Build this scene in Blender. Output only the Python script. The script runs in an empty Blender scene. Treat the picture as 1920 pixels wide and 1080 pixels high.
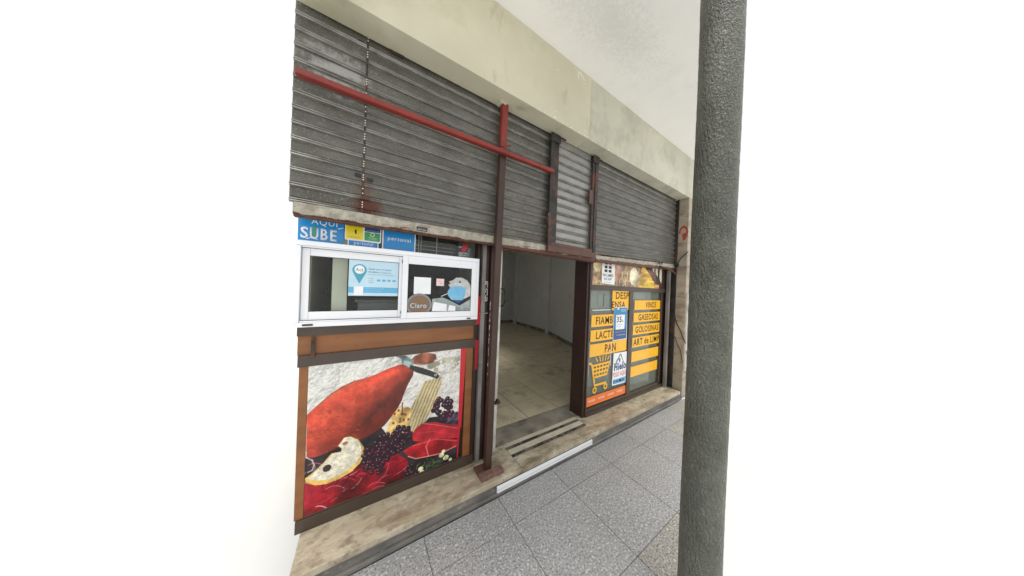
import bpy, bmesh, math, random
import numpy as np
from mathutils import Vector, Matrix
random.seed(7); rng = np.random.default_rng(5)
SC = bpy.context.scene; COL = SC.collection

# ---------------------------------------------------------------- camera, sky, sun, exposure
cam = bpy.data.cameras.new('camera'); camo = bpy.data.objects.new('camera', cam); COL.objects.link(camo)
right = Vector((0.84007579, -0.54112918, 0.03810364)); up = Vector((-0.03031939, 0.02329423, 0.99926879)); fwd = Vector((0.54162109, 0.84061679, -0.00316221))
M = Matrix((right, up, -fwd)).transposed().to_4x4(); M.translation = Vector((0, 0, 1.43)); camo.matrix_world = M
cam.sensor_width = 36; cam.lens = 8.0764; cam.clip_start = 0.01; cam.clip_end = 9000
SC.camera = camo
SC.view_settings.view_transform = 'Standard'; SC.view_settings.look = 'None'; SC.view_settings.gamma = 1
SC.view_settings.use_curve_mapping = False; SC.view_settings.exposure = 0.58
W = bpy.data.worlds.new('World'); SC.world = W; W.use_nodes = True
nt = W.node_tree; nt.nodes.clear()
sky = nt.nodes.new('ShaderNodeTexSky'); sky.sky_type = 'NISHITA'; sky.sun_disc = False
sky.sun_elevation = math.radians(77); sky.sun_rotation = math.radians(200); sky.dust_density = 1; sky.air_density = 1
hs = nt.nodes.new('ShaderNodeHueSaturation'); hs.inputs['Saturation'].default_value = 0.03
bg = nt.nodes.new('ShaderNodeBackground'); bg.inputs['Strength'].default_value = 0.15
wo = nt.nodes.new('ShaderNodeOutputWorld')
nt.links.new(sky.outputs[0], hs.inputs['Color']); deck = nt.nodes.new('ShaderNodeMixRGB'); deck.blend_type = 'LIGHTEN'; deck.inputs[0].default_value = 1; deck.inputs[2].default_value = (4.55, 4.55, 4.55, 1)     # even cloud deck
nt.links.new(hs.outputs[0], deck.inputs[1]); nt.links.new(deck.outputs[0], bg.inputs[0]); nt.links.new(bg.outputs[0], wo.inputs[0])
sun = bpy.data.lights.new('sun', 'SUN'); sun.energy = 1.5; sun.angle = math.radians(25); sun.color = (1, .97, .92)
suno = bpy.data.objects.new('sun', sun); COL.objects.link(suno)
sd = Vector((math.sin(math.radians(200)) * math.cos(math.radians(77)), math.cos(math.radians(200)) * math.cos(math.radians(77)), math.sin(math.radians(77))))
suno.rotation_euler = sd.to_track_quat('Z', 'Y').to_euler()

# ---------------------------------------------------------------- helpers
def lin(r, g, b):
    f = lambda c: (c/255/12.92) if c/255 <= .04045 else ((c/255+.055)/1.055)**2.4
    return (f(r), f(g), f(b))
def tag(o, label=None, cat=None, group=None, kind=None):
    if label: o['label'] = label
    if cat: o['category'] = cat
    if group: o['group'] = group
    if kind: o['kind'] = kind
    return o
def thing(name, label, cat, loc, group=None):
    o = bpy.data.objects.new(name, None); COL.objects.link(o); o.location = loc; o.empty_display_size = .05
    return tag(o, label, cat, group)
def wloc(o):
    v = Vector(o.location)
    while o.parent: o = o.parent; v += Vector(o.location)
    return v
def link_bm(name, bm, m, parent=None, smooth=False):
    me = bpy.data.meshes.new(name)
    bmesh.ops.recalc_face_normals(bm, faces=bm.faces)
    bm.to_mesh(me); bm.free()
    co = np.array([v.co[:] for v in me.vertices]); c = (co.min(0)+co.max(0))/2
    for v in me.vertices: v.co = v.co - Vector(c)
    if smooth:
        for p in me.polygons: p.use_smooth = True
    if m: me.materials.append(m)
    o = bpy.data.objects.new(name, me); COL.objects.link(o)
    if parent: o.parent = parent; o.location = Vector(c) - wloc(parent)
    else: o.location = c
    return o
def addbox(bm, x0, x1, y0, y1, z0, z1, bev=0):
    if x0 > x1: x0, x1 = x1, x0
    if z0 > z1: z0, z1 = z1, z0
    r = bmesh.ops.create_cube(bm, size=1)
    bmesh.ops.scale(bm, vec=(x1-x0, y1-y0, z1-z0), verts=r['verts'])
    bmesh.ops.translate(bm, vec=((x0+x1)/2, (y0+y1)/2, (z0+z1)/2), verts=r['verts'])
    if bev:
        es = list({e for v in r['verts'] for e in v.link_edges})
        bmesh.ops.bevel(bm, geom=es, offset=bev, segments=2, affect='EDGES', profile=.6)
def box(name, m, parent, x0, x1, y0, y1, z0, z1, bev=0):
    bm = bmesh.new(); addbox(bm, x0, x1, y0, y1, z0, z1, bev); return link_bm(name, bm, m, parent)
def poly_prism(bm, pts, y0, y1):            # pts: (x,z) outline, extruded along y
    a = [bm.verts.new((x, y0, z)) for x, z in pts]; b = [bm.verts.new((x, y1, z)) for x, z in pts]
    n = len(pts); bm.faces.new(a); bm.faces.new(b[::-1])
    for i in range(n): bm.faces.new((a[i], b[i], b[(i+1) % n], a[(i+1) % n]))
def floor_prism(bm, pts, z0, z1):
    a = [bm.verts.new((x, y, z0)) for x, y in pts]; b = [bm.verts.new((x, y, z1)) for x, y in pts]
    n = len(pts); bm.faces.new(a[::-1]); bm.faces.new(b)
    for i in range(n): bm.faces.new((a[i], a[(i+1) % n], b[(i+1) % n], b[i]))
def tube(bm, pts, r, n=10):
    pts = [Vector(p) for p in pts]; rings = []
    for i, p in enumerate(pts):
        d = (pts[min(i+1, len(pts)-1)] - pts[max(i-1, 0)]).normalized()
        q = d.to_track_quat('Z', 'Y'); rr = r[i] if isinstance(r, (list, tuple)) else r
        rings.append([bm.verts.new(p + q @ Vector((math.cos(t)*rr, math.sin(t)*rr, 0))) for t in [2*math.pi*k/n for k in range(n)]])
    for a, b in zip(rings, rings[1:]):
        for k in range(n): bm.faces.new((a[k], a[(k+1) % n], b[(k+1) % n], b[k]))
    bm.faces.new(rings[0][::-1]); bm.faces.new(rings[-1])
def rrect(x0, x1, z0, z1, r=0, n=5):
    if r <= 0: return [(x0, z0), (x1, z0), (x1, z1), (x0, z1)]
    out = []
    for cx, cz, a0 in ((x1-r, z0+r, -90), (x1-r, z1-r, 0), (x0+r, z1-r, 90), (x0+r, z0+r, 180)):
        for k in range(n+1):
            a = math.radians(a0+90*k/n); out.append((cx+r*math.cos(a), cz+r*math.sin(a)))
    return out
def flat(name, m, parent, pts, y, th=.0008):   # thin print or vinyl piece facing the street
    bm = bmesh.new(); poly_prism(bm, pts, y-th, y); return link_bm(name, bm, m, parent)
def quad_uv(name, m, parent, x0, x1, z0, z1, y, th=.001):
    bm = bmesh.new(); uv = bm.loops.layers.uv.new('UVMap'); poly_prism(bm, [(x0, z0), (x1, z0), (x1, z1), (x0, z1)], y-th, y)
    for f in bm.faces:
        for l in f.loops: l[uv].uv = ((l.vert.co.x-x0)/(x1-x0), (l.vert.co.z-z0)/(z1-z0))
    return link_bm(name, bm, m, parent)
def text(name, s, m, parent, x0, x1, z0, z1, y, shear=0, bold=0):
    cu = bpy.data.curves.new(name, 'FONT'); cu.body = s; cu.extrude = .0; cu.offset = bold; cu.shear = shear; cu.resolution_u = 3
    cu.align_x = 'LEFT'; cu.space_character = 1.12
    t = bpy.data.objects.new(name, cu); COL.objects.link(t)
    dg = bpy.context.evaluated_depsgraph_get(); dg.update()
    me = bpy.data.meshes.new_from_object(t.evaluated_get(dg)); bpy.data.objects.remove(t); bpy.data.curves.remove(cu)
    co = np.array([v.co[:] for v in me.vertices]); a = co.min(0); b = co.max(0)
    sx = (x1-x0)/max(b[0]-a[0], 1e-6); sz = (z1-z0)/max(b[1]-a[1], 1e-6)
    bm = bmesh.new(); bm.from_mesh(me); bpy.data.meshes.remove(me)
    for v in bm.verts: v.co = Vector((x0+(v.co.x-a[0])*sx, y, z0+(v.co.y-a[1])*sz))
    ex = bmesh.ops.extrude_face_region(bm, geom=list(bm.faces))
    bmesh.ops.translate(bm, vec=(0, .0003, 0), verts=[g for g in ex['geom'] if isinstance(g, bmesh.types.BMVert)])
    return link_bm(name, bm, m, parent)
def copy(o, name, parent, loc):
    c = o.copy(); c.name = name; COL.objects.link(c); c.parent = parent
    c.location = Vector(loc) - (wloc(parent) if parent else Vector((0, 0, 0))); return c

# ---------------------------------------------------------------- materials
def nd(n, t, **k):
    x = n.nodes.new(t)
    for a, b in k.items():
        if a in x.inputs: x.inputs[a].default_value = b
        else: setattr(x, a, b)
    return x
def ramp(n, src, stops):
    r = n.nodes.new('ShaderNodeValToRGB'); el = r.color_ramp.elements
    while len(el) < len(stops): el.new(.5)
    for e, (p, c) in zip(el, stops): e.position = p; e.color = (*c, 1) if len(c) == 3 else c
    n.links.new(src, r.inputs[0]); return r.outputs[0]
def posv(n, sc=(1, 1, 1)):
    g = n.nodes.new('ShaderNodeNewGeometry'); m = n.nodes.new('ShaderNodeMapping'); m.inputs['Scale'].default_value = sc
    n.links.new(g.outputs['Position'], m.inputs[0]); return m.outputs[0]
def noise(n, scale, sc=(1, 1, 1), detail=5, rough=.6, dist=0):
    x = nd(n, 'ShaderNodeTexNoise', Scale=scale, Detail=detail, Roughness=rough, Distortion=dist); n.links.new(posv(n, sc), x.inputs['Vector']); return x.outputs['Fac']
def mixc(n, fac, a, b, mode='MIX'):
    m = n.nodes.new('ShaderNodeMixRGB'); m.blend_type = mode
    for i, s in zip((0, 1, 2), (fac, a, b)):
        if isinstance(s, bpy.types.NodeSocket): n.links.new(s, m.inputs[i])
        elif i == 0: m.inputs[0].default_value = s
        else: m.inputs[i].default_value = (*s, 1)
    return m.outputs[0]
def mathn(n, op, a, b=None):
    m = n.nodes.new('ShaderNodeMath'); m.operation = op
    for i, s in enumerate((a, b)):
        if s is None: continue
        if isinstance(s, bpy.types.NodeSocket): n.links.new(s, m.inputs[i])
        else: m.inputs[i].default_value = s
    return m.outputs[0]
def mat(name, c1, c2=None, scale=6, sc=(1, 1, 1), rough=.5, metal=0, bump=0, bscale=60, stains=(), lo=.35, hi=.65, spec=.5, rvar=.1, rnd=0, coat=0):
    m = bpy.data.materials.new(name); m.use_nodes = True; n = m.node_tree; p = n.nodes['Principled BSDF']
    p.inputs['Metallic'].default_value = metal; p.inputs['Specular IOR Level'].default_value = spec; p.inputs['Coat Weight'].default_value = coat
    c2 = c2 or tuple(x*.8 for x in c1)
    nz = noise(n, scale, sc); col = ramp(n, nz, [(lo, c2), (hi, c1)])
    for (cc, s, scv, a, b) in stains:       # colour, scale, stretch, thresholds
        f = ramp(n, noise(n, s, scv, 6, .65), [(a, (0, 0, 0)), (b, (1, 1, 1))]); col = mixc(n, f, col, cc)
    if rnd:
        oi = n.nodes.new('ShaderNodeObjectInfo'); v = mathn(n, 'ADD', mathn(n, 'MULTIPLY', oi.outputs['Random'], rnd), 1-rnd/2)
        cb = n.nodes.new('ShaderNodeCombineXYZ')
        for i in range(3): n.links.new(v, cb.inputs[i])
        col = mixc(n, 1, col, cb.outputs[0], 'MULTIPLY')
    n.links.new(col, p.inputs['Base Color'])
    n.links.new(mathn(n, 'ADD', mathn(n, 'MULTIPLY', noise(n, scale*2.3, sc), rvar*2), rough-rvar), p.inputs['Roughness'])
    if bump:
        b = n.nodes.new('ShaderNodeBump'); b.inputs['Strength'].default_value = 1; b.inputs['Distance'].default_value = bump
        n.links.new(noise(n, bscale, (1, 1, 1), 4), b.inputs['Height']); n.links.new(b.outputs[0], p.inputs['Normal'])
    m['out'] = 1
    return m
def sepz(n):     # height above the lower edge of the shutter's bottom rail
    g = n.nodes.new('ShaderNodeNewGeometry'); q = n.nodes.new('ShaderNodeSeparateXYZ'); n.links.new(g.outputs['Position'], q.inputs[0])
    x = mathn(n, 'MAXIMUM', mathn(n, 'SUBTRACT', q.outputs[0], 1.93), 0); return mathn(n, 'SUBTRACT', mathn(n, 'SUBTRACT', q.outputs[2], mathn(n, 'MULTIPLY', x, .025)), 1.755)
def blob(n, centre, r, soft=.5, nscale=25, amp=.6):    # stain of its own shape round a place on the object
    g = n.nodes.new('ShaderNodeNewGeometry'); s = n.nodes.new('ShaderNodeVectorMath'); s.operation = 'SUBTRACT'; s.inputs[1].default_value = centre
    n.links.new(g.outputs['Position'], s.inputs[0]); d = n.nodes.new('ShaderNodeVectorMath'); d.operation = 'DIVIDE'; d.inputs[1].default_value = r
    n.links.new(s.outputs[0], d.inputs[0]); l = n.nodes.new('ShaderNodeVectorMath'); l.operation = 'LENGTH'; n.links.new(d.outputs[0], l.inputs[0])
    v = mathn(n, 'ADD', l.outputs['Value'], mathn(n, 'MULTIPLY', mathn(n, 'SUBTRACT', noise(n, nscale, (1, 1, 1), 6, .7), .5), amp*3))
    return ramp(n, v, [(1-soft, (1, 1, 1)), (1.0, (0, 0, 0))])
def addover(m, fac_fn, colour, rough=None, metal=None):
    n = m.node_tree; p = n.nodes['Principled BSDF']; l = p.inputs['Base Color'].links[0].from_socket; f = fac_fn(n)
    n.links.new(mixc(n, f, l, colour), p.inputs['Base Color'])
    if metal is not None:
        mv = p.inputs['Metallic'].default_value; mm = mathn(n, 'ADD', mathn(n, 'MULTIPLY', f, metal-mv), mv); n.links.new(mm, p.inputs['Metallic'])

M_beam = mat('cream_beam_paint', lin(207, 202, 178), lin(191, 187, 163), 1.3, rough=.55, bump=.0012, bscale=18, stains=[(lin(172, 168, 140), 1.1, (1, 1, 1), .5, .75), (lin(160, 156, 132), 7, (1, 1, .35), .6, .8), (lin(120, 115, 100), 60, (1, 1, 1), .72, .78)])
M_beam2 = mat('greyer_beam_paint', lin(200, 198, 178), lin(184, 182, 164), 1.6, rough=.6, bump=.0015, bscale=25, stains=[(lin(160, 158, 140), 3, (1, 1, 1), .48, .75), (lin(150, 148, 130), 10, (1, 1, .5), .6, .8), (lin(125, 122, 108), 50, (1, 1, 1), .7, .78)])
M_ceil = mat('white_ceiling_paint', lin(242, 241, 237), lin(236, 235, 231), 2, rough=.7, bump=.0015, bscale=30, stains=[(lin(228, 228, 225), 3.5, (1, 1, 1), .6, .85), (lin(170, 170, 168), 70, (1, 1, 1), .72, .8)])
addover(M_ceil, lambda n: mathn(n, 'MULTIPLY', blob(n, (1.35, 1.0, 3.27), (.75, .22, .3), .9, 45, .9), .22), lin(150, 150, 147))
M_chip = mat('bare_white_plaster', lin(238, 237, 230), rough=.8)
M_galv = mat('dusty_galvanised_steel', (.18, .176, .15), (.105, .102, .084), 6, (1, 1, 1.5), rough=.44, metal=.45, bump=.0007, bscale=330,
             stains=[((.085, .08, .062), 2.2, (1, 1, 1.6), .46, .70), ((.13, .125, .11), 14, (1, 1, 5), .5, .75), ((.40, .39, .36), 130, (1, 1, 1), .56, .7), ((.07, .065, .05), 190, (1, 1, 1), .55, .66)], rnd=.2)
addover(M_galv, lambda n: mathn(n, 'MULTIPLY', blob(n, (.15, 1.5, 2.05), (.7, .4, .30), .9, 6, .5), .45), (.075, .072, .055), metal=.2)
addover(M_galv, lambda n: blob(n, (.0, 1.5, 1.84), (.09, .3, .075), .6, 22, .5), (.09, .028, .014), metal=0)
addover(M_galv, lambda n: blob(n, (-.01, 1.5, 1.95), (.045, .3, .07), .8, 40, .6), (.13, .06, .035), metal=0)
addover(M_galv, lambda n: mathn(n, 'MULTIPLY', blob(n, (-.14, 1.5, 2.50), (.16, .3, .13), .7, 20, 1.0), .5), (.55, .54, .5), metal=.1)
addover(M_galv, lambda n: mathn(n, 'MULTIPLY', blob(n, (1.5, 1.5, 1.83), (.9, .3, .03), .8, 30, .8), .35), (.12, .06, .035), metal=.1)
M_galv2 = mat('cleaner_galvanised_steel', (.34, .335, .31), (.25, .245, .22), 6, (1, 1, 1.5), rough=.42, metal=.45, bump=.0008, bscale=330, stains=[((.5, .49, .46), 130, (1, 1, 1), .56, .7), ((.11, .10, .08), 190, (1, 1, 1), .6, .7)], rnd=.15)
M_rib = mat('pale_steel_rib', (.33, .325, .30), (.20, .195, .178), 9, (1, 1, 4), rough=.42, metal=.5, stains=[((.16, .15, .13), 18, (1, 1, 5), .52, .7), ((.10, .085, .07), 90, (1, 1, 1), .62, .7)], rnd=.15)  # ribs coloured paler than the flats so their lines stand out
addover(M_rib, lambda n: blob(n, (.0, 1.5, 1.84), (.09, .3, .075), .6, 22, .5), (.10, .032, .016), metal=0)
M_rail = mat('rusty_galvanised_rail', (.46, .43, .35), (.26, .24, .19), 30, rough=.55, metal=.25, bump=.001, bscale=90,
             stains=[((.14, .055, .025), 7, (1, 1, 6), .6, .68), ((.10, .085, .06), 60, (1, 1, 1), .6, .7)])
addover(M_rail, lambda n: ramp(n, mathn(n, 'ADD', mathn(n, 'MULTIPLY', sepz(n), 30), mathn(n, 'MULTIPLY', noise(n, 14, (1, 1, .4), 5, .7), 1.6)), [(.46, (1, 1, 1)), (.58, (0, 0, 0))]), (.10, .035, .018), metal=0)
M_rust = mat('brown_rust', (.13, .05, .025), (.06, .025, .015), 20, rough=.8, bump=.001, bscale=90)
M_red = mat('faded_red_paint', (.25, .030, .019), (.17, .024, .016), 8, rough=.42, bump=.0004, bscale=120, stains=[((.12, .05, .035), 30, (1, 1, 2), .68, .75)])
M_post = mat('brown_post_paint', (.065, .032, .022), (.04, .02, .014), 6, (1, 1, .4), rough=.42, bump=.0005, bscale=90, stains=[((.18, .13, .11), 40, (1, 1, .3), .7, .76)])
M_brown = mat('dark_brown_paint', (.045, .02, .015), (.028, .013, .01), 5, (1, 1, .5), rough=.35, bump=.0003, bscale=60, stains=[((.35, .3, .26), 45, (1.5, 1.5, .5), .715, .74)])
M_frame = mat('brown_frame_enamel', (.072, .050, .036), (.052, .036, .026), 5, rough=.38, bump=.0002, bscale=50, stains=[((.2, .15, .12), 70, (1, 1, 1), .7, .75)])
M_wood = mat('orange_brown_board', (.27, .105, .03), (.20, .075, .022), 5, (.6, 1, 3), rough=.45, bump=.0003, bscale=40, stains=[((.12, .045, .02), 14, (1, 1, 1), .62, .74), ((.36, .2, .1), 90, (1, 1, 1), .7, .76)])
M_iron = mat('black_worn_iron', (.05, .045, .04), (.025, .022, .02), 10, rough=.5, metal=.4, stains=[((.11, .05, .03), 8, (1, 1, 1), .5, .62)])
M_wicket = mat('rusty_brown_angle_iron', (.13, .062, .042), (.08, .04, .03), 9, rough=.6, stains=[((.2, .13, .09), 40, (1, 1, 1), .62, .72)], bump=.0005)
M_white = mat('white_powder_coat', lin(236, 238, 241), lin(230, 232, 236), 4, rough=.3, rvar=.04, coat=.2)
M_white2 = mat('dirty_white_paint', lin(215, 214, 205), lin(180, 178, 168), 9, rough=.5, stains=[(lin(120, 110, 95), 50, (1, 1, .5), .66, .72)])
M_track = mat('grey_aluminium_track', (.33, .31, .29), (.2, .185, .17), 12, (1, 1, .3), rough=.45, metal=.4, stains=[((.1, .08, .07), 40, (1, 1, .4), .6, .7)])
M_black = mat('black_rubber', (.02, .02, .02), rough=.6)
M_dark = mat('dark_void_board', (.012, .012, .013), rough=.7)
M_marble = mat('stained_cream_marble', (.56, .51, .39), (.38, .32, .22), 5, (1, 2.5, 1), rough=.38, bump=.0012, bscale=40,
               stains=[((.19, .14, .085), 3.2, (1, 3, 1), .50, .70), ((.24, .20, .14), 16, (1, 1.6, 1), .5, .68), ((.62, .57, .44), 11, (1, 2, 1), .6, .75), ((.08, .07, .055), 120, (1, 1, 1), .66, .7)])
M_marble2 = mat('dirty_threshold_marble', (.34, .31, .25), (.20, .18, .145), 6, rough=.45, bump=.0008, bscale=40, stains=[((.11, .10, .085), 5, (1, 1, 1), .5, .66), ((.42, .39, .31), 14, (1, 1, 1), .62, .72)])
M_inlay = mat('worn_black_inlay', (.17, .15, .12), (.10, .09, .08), 9, rough=.5, stains=[((.03, .032, .03), 12, (1, 1, 1), .49, .53)])
M_riser = mat('grey_step_riser', (.22, .205, .18), (.12, .115, .105), 7, (1, 1, 3), rough=.7, bump=.001, stains=[((.36, .33, .27), 16, (1, 1, 2), .6, .7)])
def granite(name, a, b, dk, rnd=.05):
    m = mat(name, a, b, 3, rough=.55, bump=.0005, bscale=160, rnd=rnd, stains=[(tuple(x*.86 for x in b), 2.2, (1, 1, 1), .5, .85)])
    addover(m, lambda n: ramp(n, speck(n, 115), [(.38, (1, 1, 1)), (.48, (0, 0, 0))]), dk)
    addover(m, lambda n: ramp(n, speck(n, 90, 3), [(.57, (0, 0, 0)), (.66, (1, 1, 1))]), tuple(min(1, x*1.55) for x in a))
    return m
def speck(n, s, off=0):
    v = nd(n, 'ShaderNodeTexVoronoi', Scale=s); v.feature = 'F1'; n.links.new(posv(n), v.inputs['Vector'])
    x = n.nodes.new('ShaderNodeTexNoise'); x.inputs['Scale'].default_value = s*.9+off; x.inputs['Detail'].default_value = 2; n.links.new(posv(n), x.inputs['Vector'])
    return x.outputs['Fac']
M_gran = granite('grey_granite_paver', (.34, .341, .342), (.295, .296, .297), (.16, .162, .165))
M_gran2 = granite('tan_granite_paver', (.34, .33, .30), (.29, .28, .255), (.13, .125, .11))
M_grout = mat('dark_sandy_joint', (.16, .155, .145), (.10, .095, .09), 20, rough=.9)
M_street = mat('pale_concrete_street', (.72, .72, .71), (.67, .67, .66), .8, rough=.85)
M_itile = mat('beige_interior_tile', (.66, .58, .41), (.56, .49, .34), 7, rough=.4, bump=.0004, rnd=.14, stains=[((.26, .22, .15), 4, (1, 1, 1), .55, .75), ((.16, .13, .09), 60, (1, 1, 1), .66, .72)])
M_iwall = mat('grimy_white_interior_wall', (.76, .77, .76), (.68, .69, .68), 1.4, rough=.7, bump=.002, bscale=6, stains=[((.28, .28, .26), 6, (1, 1, .6), .62, .72)])
M_iwallb = mat('peeling_wall_base', (.40, .39, .35), (.09, .085, .07), 3, (1, 1, 2.5), rough=.85, bump=.003, bscale=20, lo=.36, hi=.66)
M_pier = mat('beige_travertine', (.40, .345, .26), (.29, .245, .18), 4, (1, 1, 2.5), rough=.5, bump=.0008, rnd=.12, stains=[((.17, .135, .095), 6, (1, 1, 2), .50, .68), ((.5, .46, .37), 24, (1, 1, 1), .63, .72)])
M_spray = mat('red_spray_paint', (.36, .045, .02), rough=.6)
M_stucco = mat('green_grey_stucco', (.24, .25, .20), (.155, .162, .128), 9, rough=.34, stains=[((.34, .345, .30), 40, (1, 1, 1), .6, .75)])
def stucco_relief(m):
    n = m.node_tree; p = n.nodes['Principled BSDF']
    b = n.nodes.new('ShaderNodeBump'); b.inputs['Strength'].default_value = 1; b.inputs['Distance'].default_value = .022
    a = ramp(n, noise(n, 120, (1, 1, .5), 3, .55, .25), [(.36, (0, 0, 0)), (.68, (1, 1, 1))]); c = ramp(n, noise(n, 170, (1, 1, .85), 2, .5), [(.4, (0, 0, 0)), (.65, (1, 1, 1))])
    h = mathn(n, 'ADD', a, mathn(n, 'MULTIPLY', c, .45))
    n.links.new(h, b.inputs['Height']); n.links.new(b.outputs[0], p.inputs['Normal'])
stucco_relief(M_stucco)
def glass(name, tint, refl=1.0, dirt=.05):
    m = bpy.data.materials.new(name); m.use_nodes = True; n = m.node_tree; n.nodes.clear()
    o = n.nodes.new('ShaderNodeOutputMaterial'); t = nd(n, 'ShaderNodeBsdfTransparent'); t.inputs[0].default_value = (*tint, 1)
    g = nd(n, 'ShaderNodeBsdfGlossy', Roughness=.03); d = nd(n, 'ShaderNodeBsdfDiffuse'); d.inputs[0].default_value = (.5, .5, .47, 1)
    fr = nd(n, 'ShaderNodeFresnel', IOR=1.45); mx = n.nodes.new('ShaderNodeMixShader'); m2 = n.nodes.new('ShaderNodeMixShader')
    gb = n.nodes.new('ShaderNodeNewGeometry'); n.links.new(mathn(n, 'MULTIPLY', mathn(n, 'MULTIPLY', fr.outputs[0], refl), mathn(n, 'SUBTRACT', 1.0, gb.outputs['Backfacing'])), mx.inputs[0]); n.links.new(t.outputs[0], mx.inputs[1]); n.links.new(g.outputs[0], mx.inputs[2])
    n.links.new(mathn(n, 'MULTIPLY', noise(n, 9, (1, 1, 1), 6, .7), dirt), m2.inputs[0]); n.links.new(mx.outputs[0], m2.inputs[1]); n.links.new(d.outputs[0], m2.inputs[2])
    n.links.new(m2.outputs[0], o.inputs[0]); return m
M_glass = glass('clear_window_glass', (.86, .89, .87), .8, .03)
M_glass2 = glass('dusty_window_glass', (.82, .85, .82), 1.2, .06)
def ink(name, r, g, b, rough=.35): return mat(name, lin(r, g, b), tuple(x*.93 for x in lin(r, g, b)), 12, rough=rough, rvar=.03, coat=.15)
I_blue = ink('bright_blue_print', 20, 138, 205); I_yel = ink('yellow_vinyl', 250, 186, 12); I_lemon = ink('lemon_print', 240, 215, 30)
I_green = ink('green_print', 60, 155, 85); I_w = ink('white_print', 238, 240, 242); I_k = ink('black_print', 25, 24, 24); I_brn = ink('dark_brown_letters', 75, 45, 10)
I_nav = ink('navy_print', 25, 75, 130); I_sky = ink('sky_blue_print', 95, 175, 215); I_teal = ink('teal_print', 70, 160, 185); I_pale = ink('pale_blue_print', 190, 220, 235)
I_or = ink('orange_print', 245, 125, 50); I_red = ink('red_print', 200, 25, 40); I_pink = ink('pale_pink_note', 235, 205, 205); I_grey = ink('grey_print', 130, 135, 140)
I_redp = ink('pink_red_letters', 225, 75, 90); I_darkp = ink('dark_grey_print', 45, 52, 52); I_grd = ink('muddy_orange_print', 128, 98, 72)
I_vine = ink('dark_green_u', 55, 130, 60)

# ---------------------------------------------------------------- ground
bm = bmesh.new(); addbox(bm, -4000, 4000, -4000, 4000, -.6, -.12)
tag(link_bm('street', bm, M_street), kind='structure')
CH = ((1.08, .20), (3.93, 1.315))     # the pavement and the slab over it are cut off at the street corner, as corners here are
def clip(pts):
    (ax, ay), (bx, by) = CH; sd = lambda p: (bx-ax)*(p[1]-ay)-(by-ay)*(p[0]-ax); out = []
    for k in range(len(pts)):
        p, q = pts[k], pts[(k+1) % len(pts)]; a, b = sd(p), sd(q)
        if a >= 0: out.append(p)
        if a*b < 0: t = a/(a-b); out.append((p[0]+(q[0]-p[0])*t, p[1]+(q[1]-p[1])*t))
    return out
bm = bmesh.new(); floor_prism(bm, clip([(-.24, .20), (3.93, .20), (3.93, 1.332), (-.24, 1.332)]), -.12, -.004); pav = link_bm('pavement', bm, M_grout); tag(pav, kind='structure')
xs = [-.24] + [.808+.48*k for k in range(-2, 7)] + [3.93]; ys = [.20, .645, 1.125, 1.332]
for j in range(3):
    for i in range(len(xs)-1):
        if xs[i+1]-xs[i] < .05: continue
        g = .0017; z = random.uniform(-.0012, .0012)
        pts = clip([(xs[i]+g, ys[j]+g), (xs[i+1]-g, ys[j]+g), (xs[i+1]-g, ys[j+1]-g), (xs[i]+g, ys[j+1]-g)])
        if len(pts) < 3: continue
        tan = (j == 0 and i in (4, 5)) or (j == 1 and i >= 7) or (j == 2 and i == 8)
        bm = bmesh.new(); floor_prism(bm, pts, -.02, z); bmesh.ops.bevel(bm, geom=[e for e in bm.edges if min(v.co.z for v in e.verts) > -.01], offset=.0015, segments=1, affect='EDGES')
        t = link_bm('paving_tile', bm, M_gran2 if tan else M_gran, pav); t.rotation_euler = (random.uniform(-.0015, .0015), random.uniform(-.0015, .0015), 0)
box('kerb', M_grout, pav, -.24, 1.07, .17, .198, -.12, .001, .004)

# ---------------------------------------------------------------- building shell
bld = thing('shop_building', 'cream painted arcade building above the shop front with white ceiling', 'building', (1.8, 1.6, 0))
box('beam', M_beam, bld, -.315, 1.6085, 1.345, 1.488, 2.74, 3.27, .003)
b2 = box('beam', M_beam2, bld, 1.6115, 3.93, 1.347, 1.488, 2.74, 3.27, .003); b2['label'] = 'greyer end section of the beam'
box('wall', M_beam, bld, -.20, 3.93, 1.58, 1.7, 2.74, 3.27)
bm = bmesh.new(); floor_prism(bm, clip([(-.315, .25), (3.93, .25), (3.93, 1.49), (-.315, 1.49)]), 3.271, 3.40); link_bm('ceiling', bm, M_ceil, bld)
bm = bmesh.new()
for k in range(46):     # flaked spots where white plaster shows
    x = random.choice([random.gauss(1.62, .3), random.gauss(1.15, .12), random.uniform(.3, 3.7), random.gauss(2.2, .4)])
    z = 2.744+abs(random.gauss(0, .03)) if k < 30 else random.uniform(2.8, 3.2); s = random.uniform(.002, .007) if k else .012
    pts = [(x+s*random.uniform(.5, 1.4)*math.cos(a), z+s*random.uniform(.4, 1.0)*math.sin(a)) for a in [2*math.pi*i/7 for i in range(7)]]
    if x < 3.9: poly_prism(bm, pts, 1.3435, 1.346)
tag(link_bm('plaster_chips', bm, M_chip, bld), kind='stuff')
bm = bmesh.new(); poly_prism(bm, [(1.44, 3.235), (1.452, 3.24), (1.446, 3.19), (1.438, 3.17)], 1.3432, 1.345); poly_prism(bm, [(1.45, 3.24), (1.52, 3.20), (1.525, 3.205), (1.456, 3.248)], 1.3432, 1.345)
link_bm('plaster_scratch', bm, M_chip, bld)
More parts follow.
